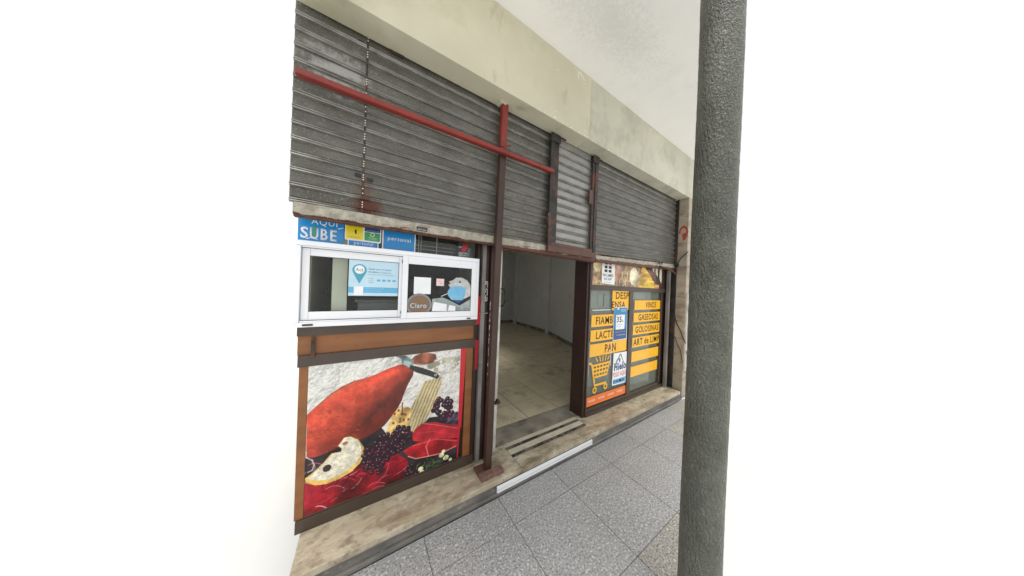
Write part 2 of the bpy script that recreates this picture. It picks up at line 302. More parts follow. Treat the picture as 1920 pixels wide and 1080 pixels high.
# interior
room = [(-.29, 1.72), (3.72, 1.72), (3.74, 2.75), (4.06, 3.65), (4.58, 5.09), (4.74, 7.3), (-.29, 7.3)]
bm = bmesh.new(); floor_prism(bm, [(x*1.0, y) for x, y in [(-.262, 1.84)]+room[1:]], .0, .106); ifl = link_bm('interior_floor', bm, mat('dirty_tile_joint', (.06, .052, .04), rough=.9), bld)
def wallseg(a, b, z0, z1, m, name, off=0, th=.1):
    A = Vector((a[0], a[1], 0)); B = Vector((b[0], b[1], 0)); d = (B-A).normalized(); nrm = Vector((d.y, -d.x, 0))
    A2 = A - nrm*off; B2 = B - nrm*off
    pts = [A2, B2, B2+nrm*th, A2+nrm*th]; bm = bmesh.new(); floor_prism(bm, [(p.x, p.y) for p in pts], z0, z1)
    return link_bm(name, bm, m, bld)
for a, b in zip(room[1:], room[2:]):
    wallseg(a, b, .2, 2.75, M_iwall, 'interior_wall'); wallseg(a, b, 0, .2, M_iwallb, 'wall_base', .006)
box('wall_pilaster', M_iwall, bld, 4.50, 4.62, 5.02, 5.10, .11, 2.74); box('pipe_cover', M_iwall, bld, 4.60, 4.72, 6.9, 6.98, .11, 2.74)
for pts in ([(-.28, 1.7), (3.93, 1.7), (4.2, 2.8), (-.28, 2.8)], [(-.28, 2.8005), (.95, 2.8005), (.95, 5.0), (-.28, 5.0)], [(1.95, 2.8005), (4.2, 2.8005), (4.7, 5.0), (1.95, 5.0)], [(-.28, 5.0005), (4.7, 5.0005), (4.9, 7.4), (-.28, 7.4)]):
    bm = bmesh.new(); floor_prism(bm, pts, 2.75, 2.85); link_bm('interior_ceiling', bm, M_iwall, bld)     # opening added in the unseen ceiling to let in daylight and brighten the room
box('end_wall', M_beam, bld, -.262, -.245, 1.65, 7.3, .11, 2.74)
X = [-.25] + [.22+.41*k for k in range(0, 12)]; Y = [1.845, 2.155] + [2.155+.425*k for k in range(1, 7)]
def wall_x(y):
    pr = room[1:6]
    for (xa, ya), (xb, yb) in zip(pr, pr[1:]):
        if ya <= y <= yb: return xa+(xb-xa)*(y-ya)/(yb-ya)
    return 4.7
for j in range(len(Y)-1):
    for i in range(len(X)-1):
        x1 = min(X[i+1], max(wall_x(Y[j]), wall_x(Y[j+1]))+.01)
        if x1-X[i] < .03: continue
        box('floor_tile', M_itile, ifl, X[i]+.004, x1-.004, Y[j]+.004, Y[j+1]-.004, .09, .11+random.uniform(-.0008, .0008))
bm = bmesh.new(); floor_prism(bm, [(-.28, Y[-1]+.002), (wall_x(Y[-1])-.01, Y[-1]+.002), (4.57, 5.09), (4.72, 7.28), (-.28, 7.28)], .1, .11)
link_bm('floor_sheet', bm, M_itile, ifl)

box('bounce_partition', M_iwall, bld, .868, .89, 1.66, 7.29, .11, 2.744)  # partition added to keep bounced light on the doorway side of the room

# marble pier at the far end
pier = thing('marble_pier', 'beige travertine clad pier with a red spray mark beside the right shutter', 'pier', (3.8, 1.45, 0))
zs = [.0, .40, .82, 1.26, 1.70, 2.13, 2.52, 2.739]
for a, b in zip(zs, zs[1:]):
    box('stone_panel', M_pier, pier, 3.68, 3.70, 1.3475, 1.58, a+.0012, b-.0012, .0015)
    box('stone_panel', M_pier, pier, 3.7015, 3.93, 1.3465, 1.3665, a+.0012, b-.0012, .0015)
box('core', M_grout, pier, 3.7005, 3.93, 1.367, 1.7, 0, 2.738)
def side_flat(name, m, parent, pts, x):      # pts (y,z) on the face looking left
    bm = bmesh.new(); a = [bm.verts.new((x-.001, y, z)) for y, z in pts]; b = [bm.verts.new((x, y, z)) for y, z in pts]; k = len(pts)
    bm.faces.new(a); bm.faces.new(b[::-1])
    for i in range(k): bm.faces.new((a[i], b[i], b[(i+1) % k], a[(i+1) % k]))
    return link_bm(name, bm, m, parent)
def arc(cy, cz, r0, r1, a0, a1, n=12):
    o = [(cy-r0*math.cos(math.radians(a0+(a1-a0)*k/n))*.55, cz+r0*math.sin(math.radians(a0+(a1-a0)*k/n))) for k in range(n+1)]
    return o + [(cy-r1*math.cos(math.radians(a1-(a1-a0)*k/n))*.55, cz+r1*math.sin(math.radians(a1-(a1-a0)*k/n))) for k in range(n+1)]
side_flat('spray_mark', M_spray, pier, arc(1.402, 2.27, .10, .065, -20, 185), 3.6795)
side_flat('spray_mark', M_spray, pier, [(1.42, 2.25), (1.37, 2.27), (1.355, 2.22), (1.38, 2.17), (1.40, 2.17), (1.395, 2.06), (1.407, 2.19)], 3.6798)
mb = thing('meter_box', 'white metal meter box fixed on the stone pier behind the green column', 'meter box', (3.8, 1.33, .4))
box('door', M_white, mb, 3.705, 3.90, 1.318, 1.328, .42, 1.40, .003); box('frame', M_white2, mb, 3.695, 3.91, 1.328, 1.3462, .38, 1.44, .002)
bm = bmesh.new(); addbox(bm, 3.70, 3.712, 1.312, 1.32, .62, .66); addbox(bm, 3.70, 3.712, 1.312, 1.32, 1.2, 1.24); link_bm('hinge', bm, M_track, mb)
def cable(label, pts, r=.006):
    bm = bmesh.new(); tube(bm, pts, r, 7); o = link_bm('cable', bm, M_black, None, True); return tag(o, label, 'cable', 'loose black cables on the pier')
cable('loose black cable slanting up the pier from the shutter corner', [(3.655, 1.475, 1.83), (3.672, 1.45, 1.86), (3.674, 1.41, 1.93), (3.674, 1.37, 1.97), (3.672, 1.335, 2.0)])
cable('black cable sagging halfway down the pier towards the white box', [(3.65, 1.49, 1.16), (3.672, 1.46, 1.11), (3.673, 1.43, 1.0), (3.673, 1.39, .93), (3.672, 1.35, .82), (3.68, 1.325, .76)])
cable('thin dark cable below the other one on the lower pier', [(3.66, 1.49, .86), (3.673, 1.45, .82), (3.673, 1.42, .73), (3.673, 1.38, .66), (3.673, 1.35, .50)], .004)
bm = bmesh.new()
for k in range(14):
    a = Vector((3.65+random.uniform(-.03, .02), 1.475+random.uniform(-.02, .02), 1.80+random.uniform(-.06, .06))); b = a+Vector((random.uniform(-.04, .02), random.uniform(-.03, .02), random.uniform(-.06, .06)))
    tube(bm, [a, (a+b)/2+Vector((0, -.01, .01)), b], .006, 6)
tag(link_bm('cable_tangle', bm, M_black), 'tangle of black wire at the lower right corner of the shutter', 'wire')

# ---------------------------------------------------------------- doorstep
step = thing('marble_doorstep', 'stained cream marble doorstep running along the whole shop front', 'doorstep', (1.6, 1.45, 0))
sx = [-.24, 1.012, 1.868, 3.62]
box('riser', M_riser, step, -.24, 3.64, 1.352, 1.44, 0, .074)
box('plinth', M_riser, step, -.24, 3.64, 1.441, 1.843, 0, .072)
box('mortar_line', M_riser, step, -.24, 3.66, 1.334, 1.3515, 0, .022, .004)
for a, b in ((-.24, 1.011), (1.870, 2.75), (2.7525, 3.625)): box('marble_slab', M_marble, step, a, b, 1.341, 1.625, .0755, .111, .004)
def strip(n, m, y0, y1, a=1.0135, b=1.868): return box(n, m, step, a, b, y0, y1, .0755, .110 if m is M_inlay else .1108, .0012)
strip('marble_slab', M_marble, 1.341, 1.462); strip('dark_strip', M_inlay, 1.4635, 1.495); M_strip = mat('pale_worn_marble', (.62, .57, .45), (.50, .45, .34), 7, rough=.4, stains=[((.30, .26, .19), 9, (1, 1, 1), .6, .78)])
strip('marble_strip', M_strip, 1.4965, 1.552)
strip('dark_strip', M_inlay, 1.5535, 1.585); strip('marble_strip', M_strip, 1.5865, 1.625)
box('threshold_slab', M_marble2, step, .80, 2.2, 1.6265, 1.843, .0755, .1102, .002)
box('white_edge_strip', M_white, step, .80, 1.79, 1.3285, 1.340, .028, .071, .002)
box('white_edge_strip', M_white2, step, .80, 1.79, 1.3265, 1.3284, .050, .0525)

# ---------------------------------------------------------------- roller shutters
P = .0737
prof = [(.0035, 0), (.0012, -.003), (.0004, -.025), (.0012, -.047), (.0055, -.0500), (.0055, -.0515), (-.008, -.0535), (-.0105, -.0565), (-.008, -.0595), (-.003, -.0605), (-.003, -.0625), (-.0085, -.0640), (-.0105, -.067), (-.008, -.0700), (.004, -.0718), (.004, -.0737)]
def slat_mesh(length, ma=None):
    bm = bmesh.new(); n = max(2, int(length/.12)); cols = []
    for i in range(n+1):
        x = -length/2+length*i/n; wob = random.uniform(-.0007, .0007)
        f = [bm.verts.new((x, y+wob, z)) for y, z in prof]; b = [bm.verts.new((x, y+.0018+wob, z)) for y, z in prof]; cols.append(f+b[::-1])
    for c, d in zip(cols, cols[1:]):
        k = len(c)
        for j in range(k): bm.faces.new((c[j], d[j], d[(j+1) % k], c[(j+1) % k]))
    bm.faces.new(cols[0]); bm.faces.new(cols[-1][::-1])
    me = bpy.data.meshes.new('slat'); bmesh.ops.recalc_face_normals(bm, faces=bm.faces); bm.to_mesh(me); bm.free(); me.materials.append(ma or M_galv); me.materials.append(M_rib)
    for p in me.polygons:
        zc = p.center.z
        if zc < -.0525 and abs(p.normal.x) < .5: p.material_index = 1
    return me
def slats(parent, x0, x1, ztop, n, skew=0, xs0=None, ma=None, y=1.5):
    ms = [slat_mesh(x1-x0, ma) for _ in range(3)]
    for k in range(n):
        o = bpy.data.objects.new('slat', ms[k % 3]); COL.objects.link(o); o.parent = parent
        t = k/(n-1); ang = skew*t
        o.location = Vector(((x0+x1)/2, y+random.uniform(-.001, .001), ztop-P*k + math.tan(ang)*(x1-x0)/2)) - wloc(parent)
        o.rotation_euler = (0, -ang, 0)
shl = thing('roller_shutter', 'half lowered steel roller shutter over the service counter, rust patch at its seam', 'shutter', (.25, 1.5, 1.75))
slats(shl, -.312, .80, 2.757, 13)
shr = thing('roller_shutter', 'wide grey roller shutter above the doorway and the yellow lettered window', 'shutter', (2.2, 1.5, 1.75))
slats(shr, .822, 1.33, 2.757, 13); slats(shr, 1.90, 3.66, 2.757, 13, .026)
box('top_cover', M_dark, shl, -.29, 3.67, 1.515, 1.53, 2.66, 2.80)
# bottom rails
def rail(parent, pts, y0=1.480, y1=1.506):
    bm = bmesh.new(); poly_prism(bm, pts, y0, y1); bmesh.ops.bevel(bm, geom=list(bm.edges), offset=.004, segments=2, affect='EDGES'); return link_bm('bottom_rail', bm, M_rail, parent)
rail(shl, [(-.295, 1.738), (.80, 1.736), (.80, 1.799), (-.295, 1.799)])
rail(shr, [(.822, 1.722), (1.93, 1.712), (1.93, 1.799), (.822, 1.799)])
rail(shr, [(1.932, 1.712), (3.66, 1.755), (3.66, 1.838), (1.932, 1.782)])
box('rail_lip', M_rust, shl, -.29, .80, 1.470, 1.51, 1.728, 1.7365, .002)
box('rail_lip', M_rust, shr, .822, 1.93, 1.474, 1.51, 1.7075, 1.7115, .001)
# seam with rivets on the left shutter
bm = bmesh.new()
for k in range(13):
    z = 2.757-P*k; addbox(bm, -.0245, -.0175, 1.4965, 1.4995, z-.047, z-.003); addbox(bm, -.026, -.016, 1.4875, 1.4895, z-.0715, z-.052)
link_bm('seam_strip', bm, M_iron, shl)
bm = bmesh.new()
for k in range(13):
    for q in range(3):
        z = 2.745-P*k-.013*q; w = random.uniform(.0018, .0028)
        if k == 2 or random.random() < .1: continue
        addbox(bm, -.0225-w/2, -.0195+w/2, 1.4950, 1.4964, z-.0035, z+.002)
tag(link_bm('rivets', bm, M_chip, shl), kind='stuff')
for (x, z) in ((-.052, 2.705), (.010, 2.695), (-.045, 2.0), (.01, 1.99)): box('slot', M_black, shl, x-.014, x+.014, 1.4935, 1.498, z-.009, z+.009, .002)
bm = bmesh.new(); addbox(bm, .08, .155, 1.482, 1.488, 2.728, 2.7395, .001); link_bm('latch', bm, M_iron, shl)
pl = flat('maker_plate', I_k, shl, rrect(.255, .318, 1.750, 1.776, .004), 1.4795, .001)
text('lettering', 'CORTINAS', I_grey, shl, .263, .310, 1.764, 1.770, 1.4782); text('lettering', 'METALICAS', I_w, shl, .261, .312, 1.755, 1.761, 1.4782)
# wicket door in the shutter
wk = thing('wicket_door', 'narrow iron framed wicket door panel set in the middle of the shutter', 'shutter door', (1.6, 1.47, 1.75))
slats(wk, 1.365, 1.815, 2.745, 13, y=1.489, ma=M_galv2)
box('stile', M_iron, wk, 1.272, 1.318, 1.452, 1.470, 1.755, 2.715, .002); box('stile', M_iron, wk, 1.320, 1.366, 1.458, 1.475, 1.80, 2.722, .002)
box('stile', M_iron, wk, 1.812, 1.845, 1.458, 1.475, 1.79, 2.700, .002); box('stile', M_iron, wk, 1.847, 1.888, 1.452, 1.470, 1.755, 2.706, .002)
box('sill_bar', M_wicket, wk, 1.272, 1.888, 1.446, 1.474, 1.744, 1.792, .002); box('sill_bar', M_wicket, wk, 1.320, 1.845, 1.456, 1.477, 1.794, 1.825, .002)
box('latch_plate', M_wicket, wk, 1.768, 1.815, 1.450, 1.457, 2.25, 2.385, .001)
bm = bmesh.new(); poly_prism(bm, rrect(1.258, 1.29, 1.95, 2.06, .014), 1.448, 1.4515); link_bm('hinge_plate', bm, M_wicket, wk)
bm = bmesh.new(); tube(bm, [(1.27, 1.447, 2.03), (1.262, 1.44, 1.98), (1.272, 1.447, 1.94)], .004, 6); link_bm('hook', bm, M_iron, wk)
bm = bmesh.new(); poly_prism(bm, rrect(1.262, 1.372, 2.66, 2.728, .012), 1.446, 1.4515); link_bm('top_bracket', bm, M_iron, wk)
bm = bmesh.new(); poly_prism(bm, rrect(1.806, 1.892, 2.655, 2.724, .012), 1.446, 1.4515); link_bm('top_bracket', bm, M_iron, wk)
box('bolt', M_iron, wk, 1.36, 1.45, 1.462, 1.47, 2.728, 2.737, .001); box('bolt', M_iron, wk, 1.90, 1.97, 1.47, 1.478, 2.722, 2.731, .001)

# red and brown post with its cross bar
po = thing('steel_post', 'upright steel post, red at the top and brown below, carrying a long red bar', 'post', (.79, 1.45, .11))
def slant(name, m, xa, xb, za, zb, w, y0, y1):
    bm = bmesh.new(); vs = []
    for x, z in ((xa, za), (xb, zb)):
        vs.append([bm.verts.new((x+dx, y, z)) for dx, y in ((0, y0), (w, y0), (w, y1), (0, y1))])
    a, b = vs; bm.faces.new(a[::-1]); bm.faces.new(b)
    for i in range(4): bm.faces.new((a[i], a[(i+1) % 4], b[(i+1) % 4], b[i]))
    bmesh.ops.bevel(bm, geom=list(bm.edges), offset=.002, segments=2, affect='EDGES'); return link_bm(name, bm, m, po)
f = lambda z: .756+(.786-.756)*(z-.11)/(2.66)
slant('shaft', M_post, f(.113), f(2.40), .113, 2.40, .050, 1.432, 1.468)
slant('shaft', M_red, f(2.4005), f(2.739), 2.4005, 2.739, .050, 1.432, 1.468)['label'] = 'red painted top of the post'
def bar(name, m, a, b, h, d):
    bm = bmesh.new(); v = []
    for p in (a, b): v.append([bm.verts.new((p[0], p[1]+dy, p[2]+dz)) for dy, dz in ((0, 0), (d, 0), (d, h), (0, h))])
    A, B = v; bm.faces.new(A); bm.faces.new(B[::-1])
    for i in range(4): bm.faces.new((A[i], B[i], B[(i+1) % 4], A[(i+1) % 4]))
    bmesh.ops.bevel(bm, geom=list(bm.edges), offset=.003, segments=2, affect='EDGES'); return link_bm(name, bm, m, po)
bar('cross_bar', M_red, (-.285, 1.395, 2.343), (1.262, 1.395, 2.366), .030, .032)
bm = bmesh.new(); tube(bm, [(.76, 1.40, 2.408), (.80, 1.395, 2.412), (.84, 1.40, 2.432)], .007, 8); link_bm('weld_bracket', bm, M_red, po, True)
bm = bmesh.new(); poly_prism(bm, [(.768, 2.722), (.79, 2.728), (.81, 2.724), (.82, 2.7395), (.762, 2.7395)], 1.425, 1.475); link_bm('mortar', bm, M_beam2, po)
fb = thing('foot_block', 'worn reddish wood blocks wedged under the foot of the post', 'block', (.80, 1.44, .11))
box('block', M_wicket, fb, .70, .80, 1.425, 1.51, .1112, .128, .004); box('block', mat('weathered_reddish_wood', (.22, .12, .10), (.13, .075, .06), 8, (3, 1, 1), rough=.75, bump=.001), fb, .70, .875, 1.372, 1.424, .1112, .140, .006)

# ---------------------------------------------------------------- left shop front (counter)
YL = 1.58
lf = thing('counter_front', 'brown framed counter front with orange boards left of the doorway', 'shop front', (.25, 1.58, .11))
def L(name, m, a, y0=None, y1=None, bev=.0015): x0, x1, z0, z1 = a; return box(name, m, lf, x0, x1, y0 if y0 else YL, y1 if y1 else YL+.05, z0, z1, bev)
L('rail', M_frame, (-.28, .712, 1.137, 1.1895), 1.568)
L('board', M_wood, (-.278, .698, 1.036, 1.137), 1.580)
L('rail', M_frame, (-.274, .712, .977, 1.0365), 1.568)
L('stile', M_wood, (-.268, -.231, .178, .976), 1.576)
L('stile', M_wood, (.640, .694, .178, .976), 1.576)
L('stile', M_brown, (.6955, .7215, .112, 1.135), 1.570)
L('rail', M_frame, (-.262, .72, .112, .177), 1.566)
L('backing', M_dark, (-.262, .64, .17, .98), 1.592)
L('stile', M_brown, (.700, .7215, 1.191, 1.78), 1.570)
L('rail', M_frame, (-.29, .72, 1.785, 1.83), 1.570)
L('bead', M_frame, (-.2305, .6395, .1775, .186), 1.572, 1.59, .001)
bm = bmesh.new(); addbox(bm, -.29, .699, 1.592, 1.597, 1.632, 1.783); link_bm('transom_pane', bm, M_glass2, lf)
bm = bmesh.new()
for z in (1.665, 1.69, 1.722): addbox(bm, .27, .56, 1.66, 1.664, z, z+.004)
for x in (.30, .315, .42): addbox(bm, x, x+.006, 1.655, 1.659, 1.62, 1.78)
link_bm('wire_shelf', bm, M_white2, lf)
# poster image
def fbm(h, w, oct=5, base=4, seed=0):
    r = np.random.default_rng(seed); out = np.zeros((h, w)); amp = 1; tot = 0
    for o in range(oct):
        n = base*2**o; g = r.random((n+2, n+2)); yy = np.linspace(0, n, h, endpoint=False); xx = np.linspace(0, n, w, endpoint=False)
        yi = yy.astype(int); xi = xx.astype(int); fy = (yy-yi)[:, None]; fx = (xx-xi)[None]; fy = fy*fy*(3-2*fy); fx = fx*fx*(3-2*fx)
        v = (g[yi][:, xi]*(1-fy)+g[yi+1][:, xi]*fy)*(1-fx)+(g[yi][:, xi+1]*(1-fy)+g[yi+1][:, xi+1]*fy)*fx
        out += v*amp; tot += amp; amp *= .55
    return out/tot
class Art:
    def __init__(s, w, h, bgc):
        s.w, s.h = w, h; s.a = np.ones((h, w, 3))*np.array(bgc)/255.; s.yy, s.xx = np.mgrid[0:h, 0:w]+.5; s.u = s.xx/w; s.v = s.yy/h
    def pip(s, pts, wob=0, seed=1):
        u, v = s.u, s.v
        if wob: u = u+(fbm(s.h, s.w, 4, 12, seed)-.5)*wob; v = v+(fbm(s.h, s.w, 4, 12, seed+9)-.5)*wob
        ins = np.zeros((s.h, s.w), bool); n = len(pts)
        for i in range(n):
            x1, y1 = pts[i]; x2, y2 = pts[(i+1) % n]
            if y1 == y2: continue
            ins ^= ((y1 > v) != (y2 > v)) & (u < (x2-x1)*(v-y1)/(y2-y1)+x1)
        return ins
    def put(s, m, col, var=.0, seed=3, base=10, stretch=None):
        c = np.array(col)/255.; nn = fbm(s.h, s.w, 5, base, seed)[..., None] if var else .5
        C = np.clip(c*(1+(nn-.5)*2*var*1.8), 0, 1)*np.ones((s.h, s.w, 1)); s.a = np.where(m[..., None], C, s.a)
    def shade(s, m, f): s.a = np.where(m[..., None], np.clip(s.a*f[..., None], 0, 1), s.a)
    def ell(s, cx, cy, rx, ry): return ((s.u-cx)/rx)**2+((s.v-cy)/ry)**2 < 1
    def line(s, pts, w, col, al=1.):
        for (x1, y1), (x2, y2) in zip(pts, pts[1:]):
            dx, dy = x2-x1, y2-y1; t = np.clip(((s.u-x1)*dx+(s.v-y1)*dy)/(dx*dx+dy*dy+1e-9), 0, 1); d = np.hypot(s.u-x1-t*dx, s.v-y1-t*dy)
            k = (np.clip(1.5-d/w, 0, 1)*al)[..., None]; s.a = s.a*(1-k)+np.array(col)/255.*k
    def blur(s):
        a = np.pad(s.a, ((1, 1), (1, 1), (0, 0)), 'edge'); s.a = (a[1:-1, 1:-1]*4+a[:-2, 1:-1]+a[2:, 1:-1]+a[1:-1, :-2]+a[1:-1, 2:])/8
    def material(s, name, rough=.3):
        im = bpy.data.images.new(name, s.w, s.h); px = np.ones((s.h, s.w, 4), np.float32); px[..., :3] = np.clip(s.a[::-1], 0, 1); im.pixels.foreach_set(px.ravel()); im.update(); im.pack()
        m = bpy.data.materials.new(name); m.use_nodes = True; n = m.node_tree; p = n.nodes['Principled BSDF']; t = n.nodes.new('ShaderNodeTexImage'); t.image = im
        n.links.new(t.outputs[0], p.inputs['Base Color']); p.inputs['Roughness'].default_value = rough; return m
def homog(src, dst):
    a = []; b = []
    for (x, y), (u, v) in zip(src, dst): a += [[x, y, 1, 0, 0, 0, -u*x, -u*y], [0, 0, 0, x, y, 1, -v*x, -v*y]]; b += [u, v]
    return np.append(np.linalg.solve(np.array(a, float), np.array(b, float)), 1).reshape(3, 3)
HG = homog([(130, 350), (1297, 233), (78, 1519), (1287, 1089)], [(0, 0), (1, 0), (0, 1), (1, 1)])
def Q(pts):     # working grid of the drawing to 0..1
    o = []
    for x, y in pts: v = HG @ np.array((x, y, 1.)); o.append((v[0]/v[2], v[1]/v[2]))
    return o
A = Art(620, 600, (222, 221, 214))
w = fbm(600, 620, 5, 7, 4); g = np.gradient(w); A.shade(np.ones((600, 620), bool), 1.0-np.clip((g[0]+g[1]*.6)*13, -.05, .24)-.05*w)
m = A.pip(Q([(1010, 330), (1180, 300), (1290, 290), (1290, 420), (1180, 440), (1060, 400)]), .03); A.put(m & (fbm(600, 620, 4, 30, 5) > .5), (165, 160, 140), .25)
m = A.pip(Q([(90, 1060), (300, 960), (560, 880), (690, 830), (730, 880), (930, 890), (1060, 760), (1290, 740), (1290, 1170), (1200, 1230), (900, 1250), (600, 1250), (500, 1150), (90, 1280)]), .01); A.put(m, (38, 32, 36), .7, 6, 14)
m = A.pip(Q([(1120, 740), (1290, 720), (1290, 820), (1170, 810)]), .01); A.put(m, (70, 55, 75), .8, 16, 24)
# corn husk and yellow loaf
m = A.pip(Q([(1020, 480), (1150, 445), (1150, 500), (1120, 600), (1085, 700), (1020, 800), (970, 890), (930, 900), (890, 860), (860, 740), (910, 690), (960, 600)]), .006); A.put(m, (202, 186, 140), .12, 7)
A.shade(m, 1-.28*(np.sin((A.u*2.4+A.v*.9)*105+fbm(600, 620, 3, 6, 8)*7) > .45))
m = A.pip(Q([(720, 890), (745, 800), (800, 680), (900, 675), (930, 700), (900, 760), (900, 870), (800, 885)]), .008); A.put(m, (205, 170, 105), .35, 9, 18)
for k in range(10): A.put(A.ell(*Q([(770+random.uniform(0, 130), 690+random.uniform(0, 120))])[0], .008, .010), (110, 70, 30))
A.line(Q([(848, 640), (850, 730)]), .004, (120, 60, 40))
# ham
ham = Q([(112, 720), (200, 640), (300, 560), (380, 505), (480, 465), (560, 445), (640, 420), (720, 385), (800, 355), (850, 345), (900, 365), (935, 395), (930, 430), (890, 500), (865, 560), (845, 620), (815, 680), (770, 740), (730, 790), (690, 830), (640, 865), (560, 905), (470, 935), (380, 965), (300, 1000), (230, 1030), (160, 1050), (105, 1045)])
m = A.pip(ham, .008); A.put(m, (178, 62, 42), .20, 10, 9)
tex = fbm(600, 620, 4, 22, 11)
(ax_, ay_), (bx_, by_) = Q([(112, 900)])[0], Q([(900, 370)])[0]; al = np.clip(((A.u-ax_)*(bx_-ax_)+(A.v-ay_)*(by_-ay_))/((bx_-ax_)**2+(by_-ay_)**2), 0, 1)
dd = ((A.v-ay_)*(bx_-ax_)-(A.u-ax_)*(by_-ay_))/math.hypot(bx_-ax_, by_-ay_)/(.24-.17*al)       # -1 upper rim .. 1 lower rim
A.shade(m, 1.22-.55*np.clip(dd+.25, 0, 1.1)**1.4-.35*np.clip(-dd-.55, 0, 1)); A.shade(m, .80+.36*tex)
hl = np.exp(-((dd+.22)/.22)**2)*(fbm(600, 620, 5, 26, 61) > .5)*.20; A.a = np.where(m[..., None], A.a*(1-hl[..., None])+np.array((235, 150, 100))/255*hl[..., None], A.a)
fat = np.clip((-dd-.62)*3, 0, 1)*(.5+.5*tex)*np.clip(1.2-al*1.6, 0, 1)*.8; A.a = np.where(m[..., None], A.a*(1-fat[..., None])+np.array((205, 140, 92))/255*fat[..., None], A.a)
A.line(Q([(480, 465), (300, 560), (210, 640)]), .004, (110, 50, 35), .5)
for k in range(90):
    x, y = random.uniform(120, 520), random.uniform(640, 1010); q = Q([(x, y), (x+random.uniform(8, 26), y+random.uniform(-4, 10))]); 
    if A.pip(ham)[min(599, int(q[0][1]*600)), min(619, int(q[0][0]*620))]: A.line(q, .0028, random.choice([(215, 105, 65), (140, 40, 28), (205, 90, 55)]), .5)
m = A.pip(Q([(900, 330), (940, 285), (990, 262), (1050, 265), (1105, 275), (1112, 310), (1080, 340), (1020, 350), (950, 350)]), .01); A.put(m, (150, 88, 64), .4, 13, 20)
A.put(A.pip(Q([(790, 283), (870, 280), (935, 320), (930, 345), (900, 378), (840, 340), (835, 305)])), (95, 110, 108), .35, 14, 20); A.put(A.pip(Q([(860, 315), (920, 330), (905, 372), (850, 345)])), (165, 185, 182))
A.put(A.pip(Q([(905, 352), (1000, 375), (1110, 415), (1137, 440), (1118, 462), (1050, 438), (960, 412), (900, 380)])), (42, 44, 46)); A.put(A.ell(*Q([(1104, 432)])[0], .011, .011), (190, 190, 190)); A.put(A.ell(*Q([(1104, 432)])[0], .005, .005), (60, 60, 60))
# red meats
m = A.pip(Q([(925, 900), (950, 850), (1010, 800), (1120, 798), (1200, 815), (1295, 820), (1295, 925), (1150, 930), (1010, 955), (940, 940)]), .008); A.put(m, (148, 30, 38), .45, 15, 7)
A.line(Q([(1010, 805), (1120, 820), (1290, 850)]), .003, (225, 160, 160), .6); A.line(Q([(960, 880), (1100, 870), (1280, 900)]), .003, (200, 90, 95), .5)
m = A.pip(Q([(862, 1020), (920, 985), (1000, 950), (1120, 922), (1290, 935), (1285, 990), (1160, 1050), (1060, 1070), (960, 1085), (900, 1062)]), .008); A.put(m, (185, 28, 40), .35, 17, 7)
A.line(Q([(900, 1062), (960, 1082), (1060, 1066), (1160, 1046), (1280, 990)]), .004, (230, 170, 150), .9); A.line(Q([(1070, 930), (1040, 990), (1060, 1060)]), .003, (235, 190, 180), .8); A.line(Q([(940, 980), (1120, 930), (1280, 950)]), .003, (240, 150, 150), .6)
# cured slices at the bottom
m = A.pip(Q([(60, 1250), (260, 1262), (450, 1175), (550, 1110), (700, 1070), (820, 1040), (900, 1090), (900, 1180), (870, 1240), (870, 1600), (60, 1600)]), .01); A.put(m, (140, 16, 34), .55, 18, 8)
m2 = A.pip(Q([(880, 1230), (1290, 1100), (1290, 1600), (860, 1600)]), .01); A.put(m2, (60, 45, 30), .5, 19)
for k in range(60):
    x, y = random.uniform(110, 860), random.uniform(1110, 1470); c = random.uniform(25, 85); a0 = random.uniform(-.9, -.2); bend = random.uniform(-1.6, 1.6); pts = [(x, y)]
    for q in range(9): pts.append((pts[-1][0]+c*.22*math.cos(a0+bend*q/9), pts[-1][1]+c*.22*math.sin(a0+bend*q/9)))
    if y > 1520-.36*(x-78)+10: continue
    A.line(Q(pts), random.uniform(.0014, .0034), random.choice([(225, 120, 135), (235, 185, 190), (70, 6, 18), (60, 5, 16), (195, 40, 62), (205, 50, 70)]), .75)
# bread
m = A.pip(Q([(352, 962), (400, 900), (450, 893), (510, 920), (552, 980), (552, 1040), (522, 1105), (450, 1175), (360, 1225), (260, 1262), (170, 1270), (98, 1250), (92, 1212), (170, 1155), (240, 1090), (300, 1020), (375, 1008), (380, 985)]), .006); A.put(m, (206, 172, 92), .2, 20)
m = A.pip(Q([(352, 962), (400, 903), (450, 897), (505, 925), (532, 980), (530, 1035), (500, 1090), (435, 1150), (350, 1200), (260, 1232), (180, 1232), (112, 1215), (180, 1155), (245, 1095), (305, 1025), (380, 1012), (385, 985)]), .006); A.put(m, (222, 217, 196), .10, 21, 40)
for k in range(120):
    x, y = random.uniform(150, 520), random.uniform(910, 1220); p = Q([(x, y)])[0]
    if m[min(599, int(p[1]*600)), min(619, int(p[0]*620))]: A.put(A.ell(*p, random.uniform(.001, .004), random.uniform(.001, .003)), (150, 145, 125))
A.put(A.ell(*Q([(265, 1137)])[0], .022, .024), (62, 45, 30)); A.put(A.ell(*Q([(408, 945)])[0], .015, .012), (170, 110, 60))
m = A.ell(*Q([(120, 1110)])[0], .04, .06); A.line(Q([(112, 1052), (150, 1070), (165, 1110), (150, 1150), (115, 1165)]), .004, (220, 190, 190), .9)
